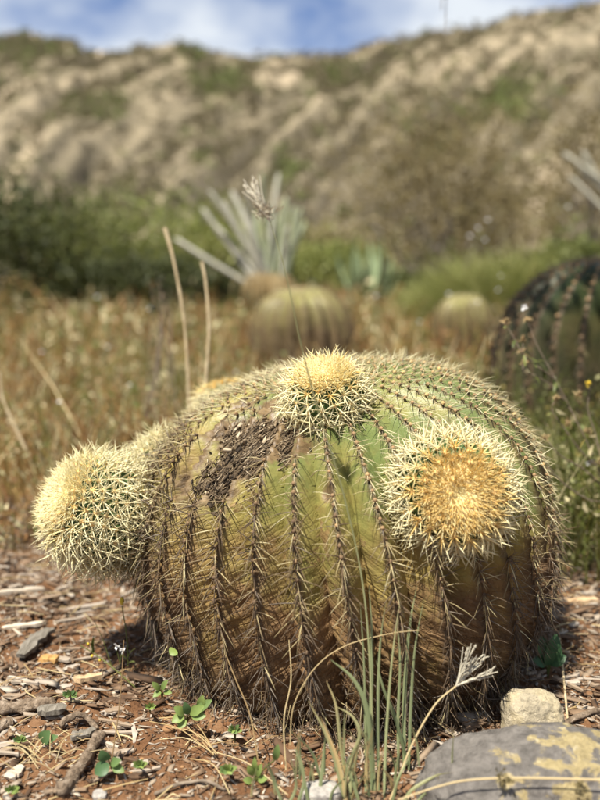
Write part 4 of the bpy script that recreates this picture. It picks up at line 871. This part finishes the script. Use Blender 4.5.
for lab, pts, r0, r1 in [('left tall bare dry stalk rising behind the left shoulder of the big cactus', [(189, 440, 1.75), (188, 380, 1.75), (184, 320, 1.75), (174, 262, 1.75), (165, 228, 1.75)], .0045, .0085),
                     ('shorter dry stalk just right of the tall bare one, behind the cactus', [(203, 440, 1.75), (206, 380, 1.75), (209, 330, 1.75), (206, 285, 1.75), (202, 262, 1.75)], .0050, .0060)]:
    o = thing('dry_stalk', lab, 'stalk', at(pts[0][0], 470, 1.78), 'bare dry stalks')
    c = catmull(P(*pts), 30); t_ = np.linspace(0, 1, 30); rad_ = (r0 + (r1 - r0) * np.clip(t_ * 3 - 2, 0, 1)) * (1 + .35 * np.exp(-((t_ - .62) / .03) ** 2) + .25 * np.exp(-((t_ - .3) / .02) ** 2)) * .56
    m_ = MB(); tubes(m_, c, rad_, 8, tint=.5); m_.build('stem', M['stalk'], o)
o = thing('dry_stalk', 'pale bent dry stalk at the left edge of the brown ground cover', 'stalk', at(22, 470, 2.0), 'bare dry stalks'); stalk(o, [(26, 450, 2.0), (12, 420, 2.0), (2, 396, 2.0), (0, 372, 2.0)], .004, .003, M['stalk'])
# dark weed heads just right of the tall stalk
o = thing('wildflower', 'dark dried weed heads left of the tall bare stalk', 'wildflower', at(170, 420, 2.4))
for k in range(14):
    p_ = at(random.uniform(148, 172), random.uniform(272, 308), 2.4); base = at(random.uniform(135, 190), 420, 2.4)
    m_ = MB(); tubes(m_, catmull([base, (base + p_) / 2 + [0.01, 0, 0], p_], 10), np.full(10, .0012), 4); m_.build('stem', M['twig'], o)
    m_ = MB(); leaves(m_, p_ + rng.normal(size=(9, 3)) * .006, .014, 0, 1.6, tint=rng.uniform(0, .2, 9)); m_.build('seed_head', M['leaf_dark'], o)

# ------------------------------------------------------------------ ground cover behind the mulch
def cover(n, ylo, yhi, hmin, hmax, wid, name, mat, label, cat, tintf, spread=.50, leafn=3, leafsz=.012, seed=0, mask=None, ppow=1.0, grow=False):
    y = ylo + (yhi - ylo) * rng.random(n) ** ppow; x = rng.uniform(-spread, spread, n) * (y + .3)
    if mask is not None: k = mask(x, y); x, y = x[k], y[k]
    k = ~(incact(x, y, .30) | (np.hypot(x - C2[0], y - C2[1]) < .30)); x, y = x[k], y[k]; n = len(x)
    edge = (1.42 if grow else 1.62) + .22 * fbm(np.stack([x * 3, y * 3, 0 * x], -1), 3, 5)
    k = y > edge; x, y = x[k], y[k]; n = len(x)
    h_ = rng.uniform(hmin, hmax, n) * (.55 + .9 * vnoise(np.stack([x * 2.2, y * 2.2, 0 * x], -1), 9)) * (np.ones(n) if grow else sstep(1.4, 2.3, y).clip(.35))
    b0 = G3(x, y); lean = rng.normal(size=(n, 3)) * .35; lean[:, 2] = 0
    tt = np.linspace(0, 1, 4); pts = b0[:, None] + h_[:, None, None] * (np.array([0, 0, 1.0])[None, None] * tt[None, :, None] + lean[:, None] * (tt ** 1.6)[None, :, None])
    tn = tintf(x, y, n); m_ = MB()
    ribbons(m_, pts, wid * (y / 2.5)[:, None].clip(.7, 2.5) * np.array([[.8, 1, .8, .15]]) * rng.uniform(.6, 1.4, n)[:, None], rdir(n) * [1, 1, .05], .3, tint=np.clip(tn, 0, 1))
    if leafn:
        f_ = rng.uniform(.15, 1.0, (n, leafn)); lp_ = (b0[:, None] + h_[:, None, None] * (np.array([0, 0, 1.0]) * f_[..., None] + lean[:, None] * (f_ ** 1.6)[..., None])).reshape(-1, 3) + rng.normal(size=(n * leafn, 3)) * .010
        leaves(m_, lp_, np.repeat((y / 2.2).clip(.8, 3) * np.where(tn > .9, 1.5, 1.0), leafn) * leafsz * rng.uniform(.5, 1.5, n * leafn), .3, 1.9, tint=np.clip(np.repeat(tn, leafn) + rng.normal(size=n * leafn) * .10, 0, 1))
    return tag(m_.build(name, mat), label, cat, kind='stuff')
def ct(x, y, n):
    big = vnoise(np.stack([x * 1.6, y * .9, 0 * x], -1), 33); t_ = np.where(rng.random(n) < .34 + .6 * (big - .4), rng.uniform(.58, .85, n), rng.uniform(.02, .50, n))
    return np.where(rng.random(n) < .20, rng.uniform(.92, 1.0, n), t_)
cover(20000, 1.5, 4.2, .05, .18, .0045, 'ground_cover', M['cover'], 'low brown and green weeds carpeting the ground behind the cactus', 'ground cover', ct, seed=1, ppow=1.15, spread=.85)
cover(16000, 4.0, 13.0, .10, .34, .0045, 'dry_meadow', M['cover'], 'far dry meadow of brown grass in front of the bushes', 'meadow', ct, spread=.85, leafsz=.014, seed=2)
# right hand shaded grasses by the big dark cactus
def gt(x, y, n): return np.where(rng.random(n) < .12, 1.0, rng.uniform(.60, .88, n))
cover(500, 1.9, 7.0, .16, .36, .0040, 'tall_straw', M['straw'], 'scattered taller pale straws standing over the brown weeds', 'straw', lambda x, y, n: rng.uniform(.2, 1, n), leafn=0)
cover(9000, 1.35, 2.2, .12, .34, .0035, 'weedy_grass', M['cover'], 'green weeds and grass at right between the two large cacti', 'weeds', gt, mask=lambda x, y: (x > .40) & (x < 1.1), leafsz=.016, grow=True)
# white balls standing in for out of focus sun sparkle on pale blossoms
sparkles = [(478, 228, 'lowest left of four pale dots over the grass mound'), (488, 220, 'highest of four pale dots over the grass mound'), (470, 236, 'left one of four pale dots over the grass mound'), (485, 240, 'right one of four pale dots over the grass mound'),
    (498, 290, 'pale dot just left of the dark barrel cactus'), (501, 276, 'pale dot level with the top of the dark barrel cactus'), (449, 294, 'pale dot at the left foot of the grass mound'), (478, 302, 'pale dot below the middle of the grass mound'), (42, 352, 'bright white dot in the brown weeds at far left'),
    (97, 297, 'white dot at the dark shrub foot at left'), (150, 309, 'white dot among the dark dried weed heads'), (108, 347, 'pale dot in the weeds below the rounded shrub'), (568, 207, 'white dot before the right leaning columnar stems'), (376, 296, 'pale dot in brown weeds right of the blurred barrel cactus'), (236, 372, 'pale dot behind the left shoulder of the big cactus'),
    (20, 310, 'pale dot near the left edge under the tall dark shrub'), (60, 402, 'pale dot low in the weeds left of the dry stalks'), (130, 385, 'pale dot in the weeds above the left pup'), (352, 330, 'pale dot right beside the blurred barrel cactus'), (420, 322, 'pale dot left of the small distant barrel cactus')]
for px, py, where in sparkles:
    d = float(np.clip(.45 * FPX / max(py - 255, 40), 1.9, 4.6)); p_ = at(px, py, d)
    o = thing('meadow_sparkle', 'white ball for a blurred flower sparkle, ' + where, 'flower', (p_[0], p_[1], 0), 'pale flowers in the weeds')
    m_ = MB(); balls(m_, p_[None], .0036 * d ** .6 * random.uniform(.8, 1.3), 2, (1, 1, .6), tint=[random.random()]); m_.build('blossom', M['white'], o)
    m_ = MB(); tubes(m_, np.array([[p_[0], p_[1], 0], [p_[0] + .01, p_[1], p_[2] * .5], p_]), np.full(3, .0009), 3, tint=.6); m_.build('stem', M['leaf'], o)

# ------------------------------------------------------------------ shrubs and background plants
def shrub(name, label, C, S, n, size, mat, tint=(.0, 1), cat='shrub', stems=9, group=None, clumps=26, ragged=.28, smat='twig_grey', sz0=0.0):
    C = np.array(C, float); r = thing(name, label, cat, (C[0], C[1], 0), group); S = np.array(S)
    cd = rdir(clumps); cd[:, 2] = np.abs(cd[:, 2]) * 1.0 - .15; cc = cd * rng.uniform(.45, 1.0, clumps)[:, None] ** .6
    k = rng.integers(0, clumps, n); q_ = cc[k] + rng.normal(size=(n, 3)) * ragged * .75
    q_[:, 2] = np.where(q_[:, 2] < -.85, -.85 + rng.random(n) * .2, q_[:, 2])
    pos = np.array([C[0], C[1], sz0 + S[2] * .9]) + q_ * S
    m_ = MB(); ct_ = rng.uniform(*tint, clumps); leaves(m_, pos, size * rng.uniform(.6, 1.4, n), .3, 1.9, tint=np.clip(ct_[k] * .6 + rng.uniform(*tint, n) * .4, 0, 1))
    m_.build('crown', mat, r)
    for i_ in range(stems):
        e_ = np.array([C[0], C[1], sz0 + S[2] * .9]) + cc[i_ % clumps] * S * .95; b0 = np.array([C[0] + random.gauss(0, .05 * S[0]), C[1] + random.gauss(0, .05), 0.0])
        c = catmull([b0, b0 * .55 + e_ * .45 + [0, 0, .12 * S[2]] + rng.normal(size=3) * .05 * S[0], e_], 12); m_ = MB(); tubes(m_, c, np.linspace(.022, .006, 12) * (S[2] ** .7), 6, tint=.5); m_.build('branch', M[smat], r)
    return r
def bx(px, d): return (px - 300) / FPX * d
g_ = 'dark green shrubs at left'
shrub('shrub', 'tall dark shrub cut by the left edge behind the weeds', (bx(-15, 8.2), 8.2, 0), (.85, .8, .74), 6500, .065, M['leaf_dark'], group=g_, ragged=.40)
shrub('shrub', 'rounded green shrub second from the left edge', (bx(75, 8.8), 8.8, 0), (.80, .7, .53), 4500, .060, M['leaf'], (.5, 1), group=g_, ragged=.45)
shrub('shrub', 'low dark shrub directly behind the tall bare stalk', (bx(150, 8.0), 8.0, 0), (.95, .5, .30), 6000, .060, M['leaf_dark'], (.0, .5), group=g_, ragged=.40)
shrub('shrub', 'brighter green shrub left of the pale columnar stems', (bx(190, 10.5), 10.5, 0), (1.2, .7, .60), 3600, .075, M['leaf_bright'], (.0, .45), group=g_, ragged=.45)
shrub('shrub', 'small green shrub right of the pale columnar stems', (bx(330, 11.0), 11.0, 0), (.75, .6, .40), 3500, .08, M['leaf_bright'], (.0, .5), group='far green shrubs')
shrub('shrub', 'broad olive brown bushy tree in the centre right before the slope', (bx(432, 12.0), 12.0, 0), (1.25, 1.1, 1.30), 7500, .070, M['leaf_brown'], (.0, .6), 'shrub', 26, 'dry brown bushes', 60, .48)
shrub('shrub', 'pale brown dry bush behind the bright grass mound', (bx(520, 13.0), 13.0, 0), (1.2, .9, .85), 2600, .075, M['leaf_brown'], (.1, .9), 'shrub', 26, 'dry brown bushes', 50, .45, 'twig_grey')
shrub('shrub', 'tall grey twiggy bush cut by the right edge below the ridge', (bx(600, 10.0), 10.0, 0), (.85, .8, 1.30), 4200, .07, M['leaf_brown'], (0, .6), 'shrub', 30, 'dry brown bushes', 40, .30, 'twig_grey')
shrub('shrub', 'green leafy shrub at the right edge above the dark barrel cactus', (bx(590, 6.2), 6.2, 0), (.50, .45, .38), 4200, .06, M['leaf'], (.3, 1), group='far green shrubs')
shrub('shrub', 'low olive bushes at the foot of the slope, centre', (bx(260, 16.0), 16.0, 0), (2.6, 1.0, .70), 5000, .11, M['leaf_brown'], (.4, 1), group='far green shrubs')
shrub('shrub', 'low dark bush under the olive brown tree', (bx(395, 9.5), 9.5, 0), (.45, .4, .26), 3000, .07, M['leaf_dark'], group='far green shrubs')
# bright grass mound
mb = MB(); n = 7000; cx, cy = bx(488, 6.4), 6.4; q_ = rng.normal(size=(n, 2)) * [.34, .30]; x, y = cx + q_[:, 0], cy + q_[:, 1]
h_ = rng.uniform(.22, .78, n) * np.exp(-(q_[:, 0] / .8) ** 2) * (.6 + .8 * vnoise(np.stack([x * 5, y * 5, 0 * x], -1), 61)); ln = norm(np.stack([q_[:, 0], q_[:, 1], 0 * x], -1) + rng.normal(size=(n, 3)) * .3) * .45; ln[:, 2] = 0; tt = np.linspace(0, 1, 5)
ribbons(mb, G3(x, y)[:, None] + h_[:, None, None] * (np.array([0, 0, 1.0]) * (tt - .25 * tt ** 3)[None, :, None] + ln[:, None] * (tt ** 2)[None, :, None]), np.full((n, 5), .009) * np.array([[.8, 1, .9, .6, .1]]), rdir(n), .3, tint=np.clip(rng.normal(.45, .25, n), 0, 1))
r = thing('grass_mound', 'bright yellow green grass mound left of the dark barrel cactus', 'grass', (cx, cy, 0)); tag(mb.build('grass_blades', M['leaf_bright'], r), kind='stuff')
# pale columnar cactus
def column(root, a, b_, r0, mat, d0, d1=None, name='stem'):
    p0, p1 = at(*a, d0), at(*b_, d1 or d0); K = 22; t_ = np.linspace(0, 1, K); c = catmull([p0, (p0 + p1) / 2 + rng.normal(size=3) * .02, p1], K)
    sides = 20; d = norm(np.gradient(c, axis=0)); a_ = norm(np.cross(d, [0, 1.0, .1])); bb = np.cross(d, a_); th_ = np.arange(sides) * 2 * np.pi / sides
    rr_ = r0 * np.clip((1 - t_) * 14, 0, 1) ** .5 * (1 + .0 * t_); rr_[-1] = r0 * .05; rib_ = 1 + .16 * np.where(np.arange(sides) % 2 == 0, 1, -1)
    V_ = c[:, None] + rr_[:, None, None] * rib_[None, :, None] * (a_[:, None] * np.cos(th_)[None, :, None] + bb[:, None] * np.sin(th_)[None, :, None])
    k_, j_ = np.meshgrid(np.arange(K - 1), np.arange(sides), indexing='ij'); Q_ = np.stack([k_ * sides + j_, k_ * sides + (j_ + 1) % sides, (k_ + 1) * sides + (j_ + 1) % sides, (k_ + 1) * sides + j_], -1).reshape(-1, 4)
    m_ = MB(); m_.add(V_, Q_); o = m_.build(name, mat, root); return o
cc_ = thing('columnar_cactus', 'cluster of pale grey columnar cactus stems fanning out in mid distance', 'cactus', (bx(268, 6.5), 6.5, 0))
for (a, b_, w_, mt) in [((248, 284), (174, 238), 4.2, 'pale_stem'), ((258, 278), (201, 207), 4.6, 'pale_stem'), ((262, 276), (208, 189), 4.4, 'pale_stem'), ((262, 275), (231, 190), 5.0, 'pale_stem'), ((264, 275), (240, 205), 4.5, 'pale_stem'), ((268, 275), (262, 172), 4.4, 'green_stem'), ((270, 275), (279, 172), 4.2, 'pale_stem'),
                        ((274, 278), (286, 196), 4.6, 'green_stem'), ((280, 280), (294, 205), 4.4, 'green_stem'), ((284, 280), (302, 207), 4.6, 'green_stem'), ((266, 278), (250, 222), 4.6, 'pale_stem'), ((270, 280), (272, 205), 4.4, 'green_stem'), ((258, 284), (232, 250), 4.6, 'pale_stem'), ((264, 275), (222, 200), 4.0, 'pale_stem'), ((268, 275), (248, 188), 4.0, 'pale_stem'), ((270, 276), (256, 212), 4.4, 'green_stem'), ((276, 278), (278, 214), 4.4, 'green_stem'), ((282, 280), (288, 225), 4.4, 'pale_stem'), ((262, 282), (216, 226), 4.0, 'pale_stem'), ((286, 282), (306, 222), 4.0, 'green_stem')]:
    column(cc_, a, b_, w_ * .52 / FPX * 6.5, M[mt], 6.5, 6.5 + random.uniform(-.25, .25))
m_ = MB(); n = 350; q_ = rng.normal(size=(n, 3)) * [.07, .06, .025]; tubes(m_, np.stack([np.array([bx(270, 6.5), 6.45, .46]) + q_, np.array([bx(270, 6.5), 6.45, .46]) + q_ * 1.25 + [0, 0, -.06], np.array([bx(270, 6.5), 6.45, .42]) + q_ * 1.3 + [0, 0, -.10]], 1), np.array([[.003, .004, .002]]).repeat(n, 0), 3, tint=rng.uniform(.3, 1, n)); tag(m_.build('dry_skirt', M['straw'], cc_), kind='stuff')
cc_ = thing('columnar_cactus', 'pale columnar stems leaning in from the right edge below the slope', 'cactus', (bx(620, 8), 8.0, 0))
for (a, b_) in [((640, 205), (562, 152)), ((636, 215), (576, 165)), ((628, 225), (582, 150)), ((622, 226), (569, 176))]: column(cc_, a, b_, 2.3 / FPX * 8, M['pale_stem'], 8.0)
# agave
ag = thing('agave', 'green agave with upright leaves in the middle distance', 'agave', (bx(366, 8.2), 8.2, 0))
for k in range(16):
    a_ = k * 2.4; el = .35 + .75 * (1 - k / 16); b0 = np.array([bx(366, 8.2), 8.2, .12]); L = .62 * random.uniform(.8, 1.1)
    tip = b0 + np.array([math.cos(a_) * L * (1 - el * .75), math.sin(a_) * L * (1 - el * .75), L * (.5 + el * .6)]); leaf_obj(ag, b0, tip, .075, M['agave'], .5, cup=.18, updir=(math.cos(a_), math.sin(a_), .3))

# ------------------------------------------------------------------ tree outside the frame whose boughs shade the right side
tr = thing('shade_tree', 'overhanging tree bough with thin hanging twigs at the top right', 'tree', (3.2, 2.9, 0))
m_ = MB(); tubes(m_, catmull([(3.2, 2.9, -.1), (3.05, 2.85, .8), (2.6, 2.65, 1.7), (1.9, 2.4, 2.3), (1.1, 2.15, 2.55), (.35, 2.0, 2.5)], 40), np.linspace(.11, .02, 40), 10, tint=.5); m_.build('trunk', M['twig'], tr)
cen = np.array([[.10, 1.85, 2.35], [.42, 1.95, 2.45], [.75, 2.1, 2.5], [1.2, 2.2, 2.6], [.30, 2.2, 2.5], [.6, 1.62, 2.4]])
for c_ in cen:
    m_ = MB(); tubes(m_, catmull([np.array([1.3, 2.2, 2.5]), (c_ + [1.3, 2.2, 2.5]) / 2 + [0, 0, .12], c_], 10), np.linspace(.022, .008, 10), 6, tint=.5); m_.build('branch', M['twig'], tr)
n = 7500; k = rng.integers(0, 6, n); m_ = MB(); leaves(m_, cen[k] + rng.normal(size=(n, 3)) * [.19, .16, .13], rng.uniform(.05, .09, n), -.3, 2.2, tint=rng.random(n)); m_.build('crown', M['leaf'], tr)
for (px, y0, d) in [(445, 38, 1.9), (441, 10, 1.9)]:
    p1 = at(px, y0, d); p0 = np.array([p1[0] + random.uniform(-.02, .06), p1[1] + .02, 2.35]); m_ = MB(); tubes(m_, catmull([p0, (p0 + p1) / 2 + [.01, 0, 0], p1], 14), np.linspace(.0022, .0010, 14), 5, tint=.5); m_.build('twig', M['twig_grey'], tr)
